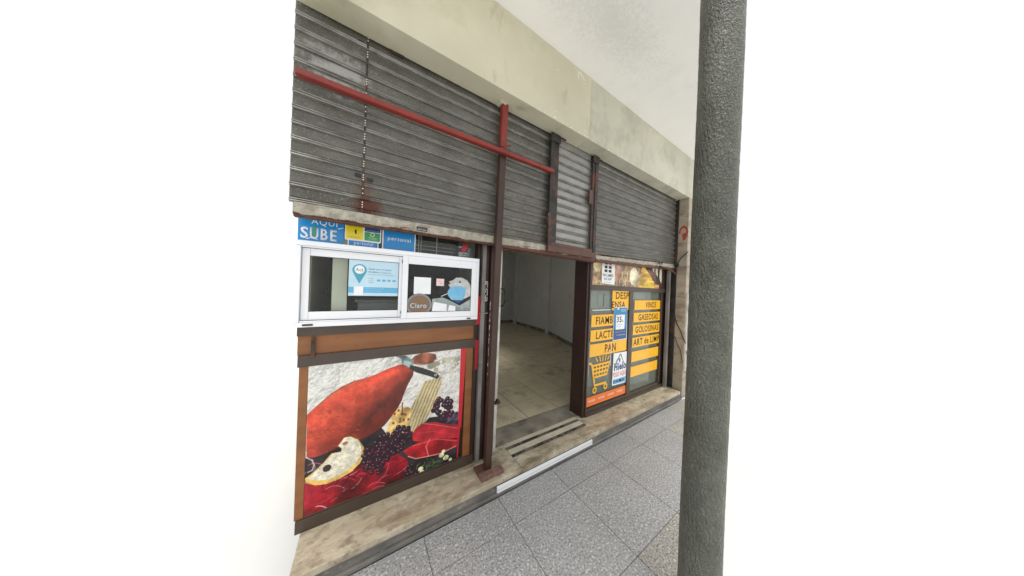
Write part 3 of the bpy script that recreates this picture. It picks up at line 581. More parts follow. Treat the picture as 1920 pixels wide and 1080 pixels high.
# berries
def berries(cx, cy, rx, ry, n, r):
    for k in range(n):
        a = random.uniform(0, 6.28); q = math.sqrt(random.random()); x, y = cx+rx*q*math.cos(a), cy+ry*q*math.sin(a); p = Q([(x, y)])[0]; rr = r/1180
        A.put(A.ell(*p, rr, rr), (30, 16, 24)); A.put(A.ell(p[0]-rr*.1, p[1]-rr*.1, rr*.75, rr*.75), random.choice([(62, 24, 42), (50, 26, 44), (80, 24, 40)])); A.put(A.ell(p[0]-rr*.3, p[1]-rr*.35, rr*.16, rr*.16), (225, 220, 225))
berries(1175, 680, 95, 80, 34, 24); berries(850, 880, 70, 60, 26, 21); berries(760, 960, 130, 80, 60, 21); berries(650, 1060, 110, 90, 60, 20); berries(930, 1180, 60, 50, 16, 20); berries(640, 1150, 80, 40, 18, 18)
for k in range(90):
    x, y = random.gauss(1110, 50), random.gauss(1130, 22); A.line(Q([(x, y), (x+random.uniform(-22, 22), y+random.uniform(-22, 22))]), .002, random.choice([(70, 110, 60), (110, 150, 90), (40, 75, 45)]), .9)
for (x, y, r_) in ((1165, 1060, 26), (1200, 1080, 28), (1180, 1030, 20), (1000, 1165, 24), (1010, 1190, 22), (1235, 1095, 18)): A.put(A.ell(*Q([(x, y)])[0], r_/1180, r_/1270), (215, 216, 170), .3, 22, 30)
A.blur(); A.a = np.clip(A.a*(.90+.20*fbm(600, 620, 3, 90, 77))[..., None], 0, 1); A.blur()
hp = quad_uv('ham_poster', A.material('ham_poster_print'), None, -.2300, .5975, .1865, .9765, 1.5755)
tag(hp, 'large glossy poster of a cured ham, bread slice and dark berries', 'poster')
flat('print_border', I_red, hp, [(.5980, .40), (.6230, .40), (.6395, .9765), (.5980, .9765)], 1.5757)
flat('print_border', I_red, hp, [(.5980, .19), (.6050, .19), (.6150, .40), (.5980, .40)], 1.5758)
st = box('corner_stub', M_iron, lf, -.222, -.205, 1.560, 1.567, 1.02, 1.13, .001)

# sliding window
sw = thing('sliding_window', 'white aluminium sliding service window with two sashes above the counter', 'window', (.2, 1.54, 1.2))
def S(name, m, par, x0, x1, z0, z1, y0, y1, b=.002): return box(name, m, par, x0, x1, y0, y1, z0, z1, b)
S('frame', M_white, sw, -.29, .694, 1.190, 1.213, 1.522, 1.60); S('frame', M_white, sw, -.29, .694, 1.600, 1.6245, 1.522, 1.60)
S('frame', M_white, sw, .676, .694, 1.2135, 1.5995, 1.522, 1.60); S('frame', M_white, sw, -.29, -.268, 1.2135, 1.5995, 1.524, 1.60)
S('track', M_white, sw, -.267, .675, 1.2135, 1.221, 1.533, 1.536, .0005); S('track', M_white, sw, -.267, .675, 1.592, 1.5995, 1.533, 1.536, .0005)
def sash(x0, x1, z0, z1, gx0, gx1, gz0, gz1, y, lab, k):
    s = S('sash', M_white, sw, x0, gx0, z0, z1, y, y+.022); s['label'] = lab
    S('sash_rail', M_white, s, gx0+.0004, gx1-.0004, z0, gz0, y+.001, y+.022); S('sash_rail', M_white, s, gx0+.0004, gx1-.0004, gz1, z1, y+.001, y+.022); S('sash_rail', M_white, s, gx1, x1, z0, z1, y, y+.022)
    bm = bmesh.new(); o = .002
    for a in ((gx0, gx0+o, gz0, gz1), (gx1-o, gx1, gz0, gz1), (gx0+o, gx1-o, gz0, gz0+o), (gx0+o, gx1-o, gz1-o, gz1)): addbox(bm, a[0], a[1], y+.003, y+.010, a[2], a[3])
    link_bm('gasket', bm, M_black, s)
    bm = bmesh.new(); addbox(bm, gx0, gx1, y+.010, y+.014, gz0, gz1); link_bm('pane', bm, M_glass, s)
sash(-.266, .198, 1.222, 1.591, -.236, .177, 1.265, 1.553, 1.548, 'rear left sliding sash', 0)
sash(.194, .6755, 1.214, 1.5995, .225, .639, 1.2515, 1.5495, 1.5235, 'front right sliding sash', 1)
box('drain_cover', M_black, sw, -.253, -.212, 1.5185, 1.5215, 1.197, 1.206, .001); box('drain_cover', M_black, sw, .612, .640, 1.5185, 1.5215, 1.195, 1.204, .001)
bm = bmesh.new(); addbox(bm, .1905, .1935, 1.53, 1.5345, 1.55, 1.57); addbox(bm, .1905, .1935, 1.53, 1.5345, 1.245, 1.262); link_bm('brush_seal', bm, M_black, sw)

# behind the counter glass
cp = box('cream_panel', mat('cream_laminate', (.8, .77, .66), (.72, .69, .58), 4, rough=.5), None, -.149, -.080, 1.604, 1.618, 1.236, 1.9, .002); tag(cp, 'narrow cream upright panel seen through the left sash', 'panel')
pr = thing('label_printer', 'low pale grey machine on the counter behind the left sash', 'machine', (.12, 1.72, 1.23))
box('body', mat('pale_grey_plastic', (.34, .35, .36), rough=.5), pr, -.03, .22, 1.68, 1.88, 1.25, 1.30, .006); box('lid', mat('grey_plastic', (.22, .23, .24), rough=.4), pr, -.045, .21, 1.675, 1.88, 1.3005, 1.318, .004)
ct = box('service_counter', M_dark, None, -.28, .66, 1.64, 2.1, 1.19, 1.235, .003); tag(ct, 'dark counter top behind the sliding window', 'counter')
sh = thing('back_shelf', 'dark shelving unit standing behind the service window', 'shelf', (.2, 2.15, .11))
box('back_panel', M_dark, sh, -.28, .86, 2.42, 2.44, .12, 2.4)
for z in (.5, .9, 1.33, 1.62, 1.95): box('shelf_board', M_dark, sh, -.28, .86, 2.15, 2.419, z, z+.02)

bm = bmesh.new()
for k in range(12): addbox(bm, .03+.022*k, .04+.022*k, 1.9, 1.906, 1.335, 1.358)
link_bm('price_rail', bm, I_grey, sh)
pk = ['grey carton', 'dim red packet', 'tall pale box']
for k, (x, z, w_, h_, c) in enumerate([(.30, 1.352, .10, .12, (.10, .10, .11)), (.46, 1.352, .08, .16, (.12, .02, .02)), (.60, 1.352, .12, .10, (.16, .15, .13)), (.34, 1.642, .14, .14, (.07, .08, .1)), (.62, 1.642, .1, .18, (.13, .12, .1))]):
    o = box('packet', mat('packet_card', c, rough=.5), None, x, x+w_, 2.2, 2.35, z, z+h_, .002)
    tag(o, ['dim grey carton on the middle back shelf behind the right sash', 'dim red packet between two cartons on the back shelf', 'pale low carton at the right of the middle back shelf', 'blue grey carton on the upper back shelf', 'tall pale carton at the right of the upper back shelf'][k], 'packet', 'goods on the back shelf')

# notices on the sashes
YG = 1.556
ac = flat('payment_notice', I_pale, None, rrect(-0.0726, 0.1784, 1.3491, 1.5524), YG); tag(ac, 'pale blue payment notice with a map pin behind the left sash', 'notice')
yq = YG-.0009
pts = [( -.023+.034*math.cos(math.radians(a)), 1.494+.034*math.sin(math.radians(a))) for a in range(-30, 211, 15)] + [(-.023, 1.417)]
flat('map_pin', I_teal, ac, pts, yq, .0004); flat('pin_disc', I_w, ac, [(-.023+.024*math.cos(a), 1.497+.024*math.sin(a)) for a in [k*.4 for k in range(16)]], yq-.0005, .0003)
text('lettering', 'Acá', I_darkp, ac, -.040, -.006, 1.488, 1.506, yq-.001)
text('lettering', 'Podés usar tu tarjeta', I_nav, ac, .020, .135, 1.497, 1.509, yq-.0004, .2, .004); text('lettering', 'de débito y', I_nav, ac, .020, .080, 1.481, 1.492, yq-.0004, .2, .01); text('lettering', 'billetera', I_teal, ac, .086, .135, 1.481, 1.492, yq-.0004)
text('lettering', 'virtual para tus pagos', I_teal, ac, .020, .150, 1.467, 1.477, yq-.0004)
for k, s in enumerate(('Pagá', 'de forma', 'segura')): text('lettering', s, I_grey, ac, .022, .045, 1.446-.012*k, 1.453-.012*k, yq-.0004)
for k in range(4): flat('logo_chip', I_sky, ac, rrect(.062+.027*k, .080+.027*k, 1.434, 1.446, .003), yq-.0002, .0003)
flat('blue_band', I_sky, ac, rrect(-0.0721, 0.1784, 1.3667, 1.3989), yq, .0004); flat('blank_square', I_w, ac, rrect(-.047, -.003, 1.353, 1.402), yq-.0006, .0003)
text('lettering', 'Escaneá y pagá', I_pale, ac, .01, .10, 1.388, 1.394, yq-.0006); text('lettering', 'con tu celular', I_pale, ac, .01, .09, 1.375, 1.381, yq-.0006)
YH = 1.5305
o = flat('blank_card', I_w, None, [(.2605, 1.472), (.2605, 1.365), (.363, 1.366), (.362, 1.471)], YH); tag(o, 'blank white card stuck on the right sash', 'card')
o = flat('pink_note', I_pink, None, rrect(.397, .447, 1.421, 1.468), YH); tag(o, 'tiny pale pink note stuck on the right sash', 'note'); text('lettering', 'a las', I_redp, o, .403, .425, 1.448, 1.456, YH-.0012); text('lettering', '24 hs', I_grey, o, .42, .442, 1.434, 1.442, YH-.0012)
cl = flat('round_sticker', I_grey, None, [(.296+.076*math.cos(a), max(1.2535, 1.297+.072*math.sin(a))) for a in [k*.2 for k in range(32)]], YH); tag(cl, 'round brownish sticker reading Claro at the bottom of the right sash', 'sticker')
flat('disc', I_grd, cl, [(.296+.064*math.cos(a), max(1.2545, 1.297+.060*math.sin(a))) for a in [k*.2 for k in range(32)]], YH-.001, .0003)
text('lettering', 'Claro', I_pale, cl, .243, .340, 1.278, 1.308, YH-.0016, 0, .01)
mp = flat('mask_poster', mat('milky_film', lin(175, 190, 188), lin(120, 132, 130), 9, rough=.4), None, [(.372, 1.253), (.6385, 1.2535), (.6385, 1.335), (.56, 1.29), (.48, 1.33), (.44, 1.345), (.375, 1.335)], YH); tag(mp, 'pale printed film with a man in a blue face mask on the right sash', 'poster')
flat('helmet', mat('milky_white_print', lin(205, 208, 205), lin(160, 165, 162), 14, rough=.4), mp, [(.478, 1.452), (.505, 1.462), (.53, 1.482), (.57, 1.483), (.61, 1.465), (.635, 1.43), (.6385, 1.36), (.60, 1.34), (.55, 1.33), (.51, 1.345), (.50, 1.40), (.475, 1.43), (.492, 1.44)], YH-.0009, .0004)
flat('face_mask', mat('sky_blue_mask', lin(95, 175, 220), lin(130, 185, 210), 22, rough=.4), mp, [(.485, 1.405), (.50, 1.42), (.56, 1.423), (.60, 1.41), (.595, 1.36), (.58, 1.325), (.55, 1.305), (.50, 1.33), (.475, 1.36), (.472, 1.385)], YH-.0014, .0004)
flat('mask_shadow', I_nav, mp, [(.50, 1.33), (.55, 1.305), (.585, 1.328), (.54, 1.327)], YH-.0019, .0003); flat('badge', I_darkp, mp, [(.545, 1.447), (.552, 1.456), (.556, 1.468), (.560, 1.456), (.570, 1.447)], YH-.0014, .0003)
flat('strap', I_w, mp, [(.43, 1.350), (.48, 1.372), (.48, 1.376), (.43, 1.354)], YH-.0014, .0003)
for k, (a, b) in enumerate(((.375, .47), (.478, .53))): flat('box_print', I_w, mp, [(a, 1.256), (b, 1.254), (b, 1.30-.015*k), (a+.01, 1.315-.02*k)], YH-.001, .0004)
text('lettering', 'CUER', I_grey, mp, .535, .632, 1.257, 1.274, YH-.0015, 0, .01)

# stickers above the window
YS = 1.5915
su = flat('blue_sticker', I_blue, None, rrect(-0.2936, -0.1039, 1.5890, 1.8222), YS); tag(su, 'blue sticker reading AQUI SUBE at the left above the window', 'sticker')
text('lettering', 'AQUÍ', I_w, su, -0.2417, -0.1304, 1.7173, 1.7628, YS-.0012); 
text('lettering', 'S', I_w, su, -0.2830, -0.2523, 1.6441, 1.7045, YS-.0012, 0, .02); text('lettering', 'U', I_w, su, -0.2459, -0.2120, 1.6441, 1.7045, YS-.0012, 0, .02)
text('lettering', 'B', I_w, su, -0.2025, -0.1728, 1.6441, 1.7045, YS-.0012, 0, .02); text('lettering', 'E', I_w, su, -0.1622, -0.1336, 1.6441, 1.7045, YS-.0012, 0, .02)
flat('green_tongue', I_green, su, rrect(-0.2348, -0.2231, 1.6600, 1.7130, .006), YS-.0014, .0004)
flat('swoosh', I_w, su, [(-.129, 1.712), (-.105, 1.722), (-.105, 1.725), (-.131, 1.716)], YS-.001, .0003)
flat('chevron', I_w, su, [(-.262, 1.642), (-.238, 1.656), (-.212, 1.643), (-.216, 1.642), (-.238, 1.652), (-.256, 1.641)], YS-.001, .0003)
lo = flat('blue_sticker', I_w, None, rrect(-0.0848, 0.0657, 1.6102, 1.7056, .012), YS+.0004); tag(lo, 'blue personal sticker half hidden under the yellow and green one', 'sticker'); flat('panel', I_blue, lo, rrect(-0.0795, 0.0604, 1.6250, 1.6950, .010), YS-.0006, .0004); text('lettering', 'personal', I_w, lo, -0.0551, 0.0382, 1.6346, 1.6611, YS-.0012, 0, .008)
yg = flat('two_tone_sticker', I_w, None, rrect(-0.0986, 0.0774, 1.6611, 1.8116, .008), YS-.0018); tag(yg, 'yellow and green phone top-up sticker above the window', 'sticker')
flat('yellow_panel', I_lemon, yg, rrect(-0.0933, -0.0127, 1.6696, 1.8010, .005), YS-.0028, .0004); flat('green_panel', I_green, yg, rrect(-0.0064, 0.0721, 1.6696, 1.7183, .005), YS-.0028, .0004); flat('navy_panel', I_nav, yg, rrect(-0.0064, 0.0721, 1.7215, 1.8010, .003), YS-.0028, .0004)
flat('phone_icon', I_k, yg, [(-.052, 1.70), (-.044, 1.70), (-.045, 1.724), (-.054, 1.724)], YS-.0034, .0004); text('lettering', 'CARGA DIGITAL', I_brn, yg, -.078, -.028, 1.679, 1.684, YS-.0034); text('lettering', 'RECARGAS', I_brn, yg, -.08, -.02, 1.738, 1.743, YS-.0034)
ci = lambda cx, cz, r: [(cx+r*math.cos(a), cz+r*math.sin(a)) for a in [k*.4 for k in range(16)]]
flat('icon_ring', I_w, yg, ci(.033, 1.706, .0115), YS-.0034, .0003); flat('icon_disc', I_green, yg, ci(.033, 1.706, .0085), YS-.0038, .0003); text('lettering', 'WhatsApp', I_w, yg, .012, .058, 1.685, 1.690, YS-.0034); text('lettering', 'al instante', I_w, yg, .016, .052, 1.678, 1.682, YS-.0034)
text('lettering', 'descargá la app', I_w, yg, .002, .066, 1.727, 1.732, YS-.0034)
p2 = flat('blue_sticker', I_w, None, rrect(0.0837, 0.2714, 1.6102, 1.8222, .006), YS-.0002); tag(p2, 'larger blue sticker reading personal, right of the yellow and green one', 'sticker'); flat('panel', I_blue, p2, rrect(0.0901, 0.2650, 1.6341, 1.8116, .004), YS-.0012, .0004); text('lettering', 'personal', I_w, p2, 0.1134, 0.2417, 1.6823, 1.7141, YS-.0018, 0, .008)
sp = thing('drink_sticker', 'SPEED energy drink sticker with red flame by the frame', 'sticker', (.6, YS, 1.7))
text('lettering', 'SPEED', I_w, sp, .560, .628, 1.625, 1.668, YS-.001, 0, .01); text('lettering', 'unlimited', I_w, sp, .560, .600, 1.70, 1.712, YS-.001, .3, .01)
flat('flame', I_red, sp, [(.575, 1.672), (.60, 1.675), (.622, 1.70), (.63, 1.73), (.605, 1.722), (.61, 1.74), (.588, 1.72), (.59, 1.695)], YS-.0012, .0004); flat('can_print', I_darkp, sp, rrect(.553, .585, 1.668, 1.735, .006), YS-.0002, .0004)
flat('can_band', I_grey, sp, rrect(.634, .640, 1.64, 1.70), YS-.001, .0004)

# ---------------------------------------------------------------- left door jamb
jl = thing('door_frame', 'brown steel channel frame with peeling tape at the left of the doorway', 'door frame', (.8, 1.55, .11))
box('channel', M_track, jl, .7345, .764, 1.552, 1.60, .112, 1.80, .002)
box('channel', M_brown, jl, .7655, .80, 1.566, 1.66, .112, 1.80, .002); box('channel', M_brown, jl, .801, .812, 1.545, 1.66, .112, 1.80, .002); box('channel', M_post, jl, .813, .872, 1.556, 1.60, .112, 1.80, .002)
box('filler', M_brown, jl, .722, .734, 1.585, 1.62, .112, 1.80)
bm = bmesh.new()
for k in range(60):
    z = random.uniform(.2, 1.30); h = random.uniform(.006, .035); w_ = random.uniform(.001, .0035); x = .806+random.uniform(-.001, .001)
    poly_prism(bm, [(x-w_, z), (x+w_*random.random(), z+.003), (x+w_, z+h*.6), (x, z+h), (x-w_*random.random(), z+h*.7)], 1.5438, 1.5449)
tag(link_bm('peeled_paint', bm, M_chip, jl), kind='stuff')
bm = bmesh.new()
for (x0, x1, z0, z1) in ((.770, .776, 1.44, 1.462), (.770, .788, 1.462, 1.468), (.784, .789, 1.42, 1.466), (.772, .788, 1.405, 1.412), (.784, .789, 1.36, 1.41), (.770, .775, 1.33, 1.362), (.770, .789, 1.318, 1.326), (.784, .789, 1.32, 1.35), (.770, .775, 1.385, 1.398)): addbox(bm, x0, x1, 1.5645, 1.5658, z0, z1)
link_bm('tape_residue', bm, M_chip, jl)
bm = bmesh.new(); tube(bm, [(.72, 1.55, 1.226), (.75, 1.54, 1.228), (.79, 1.55, 1.229)], .004, 7); link_bm('padlock_loop', bm, M_track, jl)
for (a, b, c) in ((1.142, 1.356, 0), (.808, 1.030, 1)):
    o = flat('red_tape', ink('worn_red_tape', 165, 25, 35) if c else I_red, None, [(.708, a), (.7335-.006*c, a+.002), (.7335, b), (.706, b-.003)], 1.5688 if c else 1.5688, .001)
    tag(o, ['strip of red tape on the frame beside the sliding window', 'scuffed red tape strip on the frame beside the poster'][c], 'tape', 'red tape on the door frame')
    if c: pass
dl = thing('glass_door', 'white edged door leaf folded back behind the brown post', 'door', (.9, 1.6, .11))
box('edge', M_white2, dl, .905, .930, 1.60, 1.63, .112, 1.82, .002); box('leaf', M_white2, dl, .895, .915, 1.631, 2.3, .13, 1.95, .002)
bm = bmesh.new(); tube(bm, [(.925, 1.595, 1.415), (.937, 1.57, 1.41), (.943, 1.565, 1.38), (.943, 1.565, 1.31), (.937, 1.57, 1.28), (.925, 1.595, 1.275)], .0045, 8); link_bm('pull_handle', bm, M_black, dl, True)
bm = bmesh.new(); addbox(bm, .90, .945, 1.575, 1.60, .495, .515, .002); addbox(bm, .915, .935, 1.57, 1.60, .516, .530, .002); link_bm('floor_bolt', bm, M_iron, dl)

# ---------------------------------------------------------------- right window
jr = thing('door_jamb', 'deep dark brown box jamb between the doorway and the yellow lettered window', 'door frame', (1.95, 1.65, .11))
box('post', M_brown, jr, 1.926, 1.955, 1.566, 1.735, .30, 1.80, .002); box('post_foot', M_brown, jr, 1.9245, 1.956, 1.564, 1.737, .1115, .2985, .002)
box('edge_angle', M_frame, jr, 1.9565, 1.972, 1.552, 1.60, .112, 1.80, .002)
rw = thing('display_window', 'brown framed display window with yellow product lettering right of the doorway', 'window', (2.8, 1.56, .11))
def Rr(name, m, x0, x1, z0, z1, y0=1.552, y1=1.60, b=.002): return box(name, m, rw, x0, x1, y0, y1, z0, z1, b)
Rr('sill_rail', M_frame, 1.973, 3.62, .1125, .150, 1.548); Rr('sill_rail', M_frame, 1.9735, 3.475, .1505, .190, 1.556)
Rr('transom', M_frame, 1.973, 3.62, 1.436, 1.487, 1.550); Rr('mullion', M_frame, 2.692, 2.765, .1905, 1.4355, 1.553)
Rr('stile', M_frame, 3.468, 3.50, .1905, 1.4355); Rr('stile', M_brown, 3.5005, 3.62, .1505, 1.4355, 1.566); Rr('stile', M_brown, 3.50, 3.62, 1.4875, 1.83, 1.556); Rr('stile', M_frame, 1.973, 1.990, 1.4875, 1.80)
Rr('head_rail', M_frame, 1.9905, 3.4995, 1.83, 1.86)
Rr('bead', M_white2, 1.985, 1.988, .52, .885, 1.5535, 1.56, .0005)
for x0, x1 in ((1.9735, 2.6915), (2.7655, 3.4675)):
    bm = bmesh.new(); addbox(bm, x0, x1, 1.566, 1.571, .191, 1.4355); link_bm('pane', bm, M_glass2, rw)
# what stands behind the glass
dbk = box('glass_tone_board', mat('grey_green_board', (.34, .355, .33), (.26, .275, .255), 1.2, rough=.5), None, 1.99, 3.6, 1.590, 1.60, .12, 1.9); tag(dbk, 'grey green board added close behind the display glass, toned like its reflections', 'board')  # added board; its grey stands for reflections and dim interior in the pane
dr = thing('panelled_shutter_leaf', 'pale grey panelled leaf behind the top left of the display glass', 'panel', (2.1, 1.63, 1.2))
gm = mat('pale_grey_leaf_paint', (.48, .50, .47), rough=.5)
box('leaf', gm, dr, 1.995, 2.33, 1.584, 1.5895, 1.24, 1.435); box('moulding', gm, dr, 2.12, 2.30, 1.579, 1.5835, 1.26, 1.40, .003); box('moulding', M_grout, dr, 2.215, 2.228, 1.576, 1.5785, 1.255, 1.40)
dr2 = box('panelled_leaf', gm, None, 2.79, 3.10, 1.584, 1.5895, 1.34, 1.435); tag(dr2, 'pale grey panel behind the top of the right display pane', 'panel')
# straw and egg print above the transom
B = Art(480, 110, (120, 95, 65)); B.put(np.ones((110, 480), bool), (128, 104, 74), .5, 30, 10)
for k in range(420):
    x, y = random.uniform(0, .62), random.uniform(0, 1); a = random.uniform(-1.2, 1.2)+(.8 if random.random() < .5 else -.6)
    B.line([(x, y), (x+.02*math.cos(a), y+.16*math.sin(a)), (x+.035*math.cos(a+.4), y+.3*math.sin(a+.4))], .0022, random.choice([(225, 205, 155), (205, 180, 125), (180, 150, 100), (235, 220, 180), (150, 115, 75)]), .85)
for (cx, cy, rx, ry, c) in ((.33, .22, .055, .3, (188, 160, 140)), (.30, .60, .035, .22, (175, 130, 105)), (.05, .3, .04, .3, (215, 195, 150)), (.52, .62, .06, .32, (222, 214, 180))):
    m = B.ell(cx, cy, rx, ry); B.put(m, c, .15, 31); B.shade(m, 1.1-.5*np.clip(((B.u-cx)/rx+(B.v-cy)/ry)*.5, 0, 1))
m = B.pip([(.60, 1), (.62, .5), (.64, .25), (.68, .2), (.74, .35), (.84, .8), (.86, 1)], .01); B.put(m, (205, 160, 55), .4, 32, 8)
m = B.pip([(.68, .1), (.80, .15), (.86, .5), (.87, .8), (.78, .5), (.70, .3)], .01); B.put(m, (95, 60, 60), .5, 33, 8); m = B.pip([(.64, 1), (.72, .7), (.84, .72), (.86, 1)], .02); B.put(m, (228, 190, 60), .25, 34)
B.put(B.pip([(.87, 0), (1, 0), (1, 1), (.87, 1)]), (62, 50, 42), .3, 35)
B.put(B.pip([(.86, .84), (.935, .86), (.935, 1), (.86, 1)]), (205, 150, 90), .2)
for x, b in ((.80, .40), (.865, .55), (.94, .80)): B.put(B.pip([(x, -.1), (x+.045, -.1), (x+.042, b), (x+.012, b-.12), (x, b-.25)]), (222, 215, 190), .05)
B.blur()
hb = quad_uv('straw_print', B.material('straw_and_egg_print'), None, 1.9915, 3.498, 1.4885, 1.829, 1.5618); tag(hb, 'long photo print of straw, eggs and cheese above the display glass', 'poster')
so = flat('notice_sticker', I_w, None, [(2.148, 1.512), (2.378, 1.502), (2.378, 1.80), (2.150, 1.80)], 1.5588); tag(so, 'white vertical sticker with black blocks and a pink drop on the straw print', 'sticker')
def R(name, m, par, a, y=1.5575, th=.0005): return flat(name, m, par, rrect(*a), y, th)
for k in range(4): R('printed_block', I_k, so, (2.190, 2.240, 1.79-.042*k-.030, 1.79-.042*k)); R('printed_block', I_k if k > 1 else I_redp, so, (2.262, 2.315, 1.79-.042*k-.030, 1.79-.042*k))
text('lettering', 'SIN CAMBIO', I_k, so, 2.165, 2.352, 1.585, 1.618, 1.557, 0, .01); text('lettering', 'NO HAY', I_k, so, 2.185, 2.33, 1.548, 1.575, 1.557, 0, .01); text('lettering', 'gracias', I_grey, so, 2.19, 2.32, 1.520, 1.532, 1.557)

YV = 1.565
def vinyl(word, a, label, grp='yellow product strips on the display window', txt=None, yy=YV):
    x0, x1, z0, z1 = a; o = flat('yellow_strip', I_yel, None, [(x0, z0), (x1, z0+random.uniform(-.003, .003)), (x1, z1), (x0, z1)], yy, .0005); tag(o, label, 'sign', grp)
    if word: text('lettering', word, I_brn, o, *txt, yy-.0009, 0, .02)
    return o
vinyl('VINOS', (2.8222, 3.4826, 1.2067, 1.3257), 'yellow strip reading VINOS, highest in the right pane', txt=(3.0830, 3.3543, 1.2276, 1.3069))
vinyl('GASEOSAS', (2.8128, 3.4774, 1.0513, 1.1702), 'yellow strip reading GASEOSAS', txt=(2.9213, 3.4169, 1.0700, 1.1514))
vinyl('GOLOSINAS', (2.8066, 3.4680, 0.8948, 1.0179), 'yellow strip reading GOLOSINAS', txt=(2.8639, 3.4378, 0.9167, 0.9981))
vinyl('ART de LIMP', (2.8024, 3.4680, 0.7393, 0.8614), 'yellow strip reading ART de LIMP', txt=(2.8274, 3.4660, 0.7602, 0.8436))
vinyl(None, (2.7972, 3.4618, 0.5599, 0.6882), 'blank yellow strip just under ART de LIMP')
vinyl(None, (2.7899, 3.4461, 0.3741, 0.5025), 'blank yellow strip lowest in the right pane')
d = vinyl('DESP', (2.3600, 2.7001, 1.2130, 1.4383), 'tall yellow strip reading DESPENSA above the blue poster', txt=(2.4257, 2.6897, 1.3413, 1.4217)); text('lettering', 'ENSA', I_brn, d, 2.3579, 2.6188, 1.2370, 1.3131, YV-.0009, 0, .02)
vinyl('FIAMBRES', (2.0126, 2.6501, 1.0419, 1.1692), 'yellow strip reading FIAMB partly under the blue poster', txt=(2.0867, 2.5614, 1.0648, 1.1483))
vinyl('LACTEOS', (2.0084, 2.6501, 0.8864, 1.0085), 'yellow strip reading LACTE partly under the blue poster', txt=(2.0971, 2.5457, 0.9083, 0.9897))
vinyl('PAN', (2.0063, 2.6782, 0.7258, 0.8593), 'yellow strip reading PAN above the shopping cart', txt=(2.2588, 2.4623, 0.7466, 0.8374))
# shopping cart vinyl
ca = thing('cart_decal', 'yellow shopping cart cut-out stuck on the display glass', 'decal', (2.15, YV, .6))
def K(p): return [(x*1.0433, 1.43+(z-1.43)*1.0433) for x, z in p]
def stroke(pts, w):
    bm = bmesh.new(); pts = [Vector((p[0], 0, p[1])) for p in K(pts)]; L_, R_ = [], []
    for i, p in enumerate(pts):
        dd = (pts[min(i+1, len(pts)-1)]-pts[max(i-1, 0)]).normalized(); nn = Vector((-dd.z, 0, dd.x))*w/2; L_.append((p+nn)); R_.append((p-nn))
    poly_prism(bm, [(v.x, v.z) for v in L_+R_[::-1]], YV-.0005, YV); return bm
link_bm('handle', stroke([(1.915, .690), (1.945, .690), (1.965, .672), (1.985, .60), (2.01, .485), (2.015, .455), (2.21, .452)], .024), I_yel, ca)
bk = bmesh.new()
rows = [.655, .615, .575, .53, .505]
for i, z in enumerate((.662, .622, .580, .538)):
    for (a, b) in (((1.975+.006*i, z), (2.265-.013*i, z+.004)),):
        pts = K([(a[0], a[1]-.011), (b[0], b[1]-.011), (b[0], b[1]+.009), (a[0], a[1]+.009)]); poly_prism(bk, pts, YV-.0005, YV)
for i in range(6):
    xt = 1.982+.055*i; xb = 1.998+.043*i; pts = K([(xb-.008, .535), (xb+.008, .535), (xt+.009, .665), (xt-.009, .665)]); poly_prism(bk, pts, YV-.0011, YV-.0006)
link_bm('basket', bk, I_yel, ca)
for (cx, cz) in ((2.02, .405), (2.20, .412)):
    bm = bmesh.new(); o = []; i_ = []
    for k in range(20):
        a = 2*math.pi*k/20; c_, s_ = math.cos(a), math.sin(a); o.append(K([(cx+.033*c_, cz+.033*s_)])[0]); i_.append(K([(cx+.016*c_, cz+.016*s_)])[0])
    for k in range(20): poly_prism(bm, [o[k], o[(k+1) % 20], i_[(k+1) % 20], i_[k]], YV-.0012, YV-.0006)
    bmesh.ops.remove_doubles(bm, verts=bm.verts, dist=1e-5); link_bm('wheel', bm, I_yel, ca)
for k, (x, zt) in enumerate(((2.055, .745), (2.10, .765), (2.14, .772), (2.18, .762), (2.22, .742))):
    dx = (k-2)*.016; link_bm('ray', stroke([(x, .685-abs(k-2)*-.004), (x+dx, zt-.005)], .014), I_yel, ca)
# thin white tape lines
o = flat('white_tape', I_w, None, rrect(2.0194, 2.3310, 1.2174, 1.2247), 1.563); tag(o, 'thin level line of white tape over the FIAMB strip', 'tape'); o = flat('white_tape', I_w, None, rrect(2.3653, 2.3726, 0.5860, 0.8517), 1.563); tag(o, 'thin upright line of white tape crossing the PAN strip', 'tape')
# blue 35 poster
bp_ = flat('blue_poster', I_w, None, [(x, z) for x, z in [(2.3919, 0.8635), (2.6721, 0.8614), (2.6616, 1.2488), (2.3951, 1.2467)]], 1.562); tag(bp_, 'blue discount poster reading 35 percent on the left pane', 'poster')
R('panel', I_nav, bp_, (2.3998, 2.6599, 0.8712, 1.2406), 1.561); R('panel', ink('mid_blue_print', 35, 130, 180), bp_, (2.3987, 2.6556, 1.0035, 1.2407), 1.5603); R('price_box', I_w, bp_, (2.4380, 2.6116, 0.9881, 1.1576), 1.5595)
text('lettering', '35', I_k, bp_, 2.4546, 2.5481, 1.0715, 1.1369, 1.5588, 0, .02); text('lettering', '%', I_green, bp_, 2.5585, 2.5897, 1.0715, 1.0923, 1.5588, 0, .02)
text('lettering', 'Hasta', I_grey, bp_, 2.4546, 2.5149, 1.1421, 1.1515, 1.5588); text('lettering', 'de descuento', I_grey, bp_, 2.4546, 2.5772, 1.0403, 1.0517, 1.5588); text('lettering', 'todos los dias', I_grey, bp_, 2.4546, 2.5356, 1.0195, 1.0299, 1.5588)
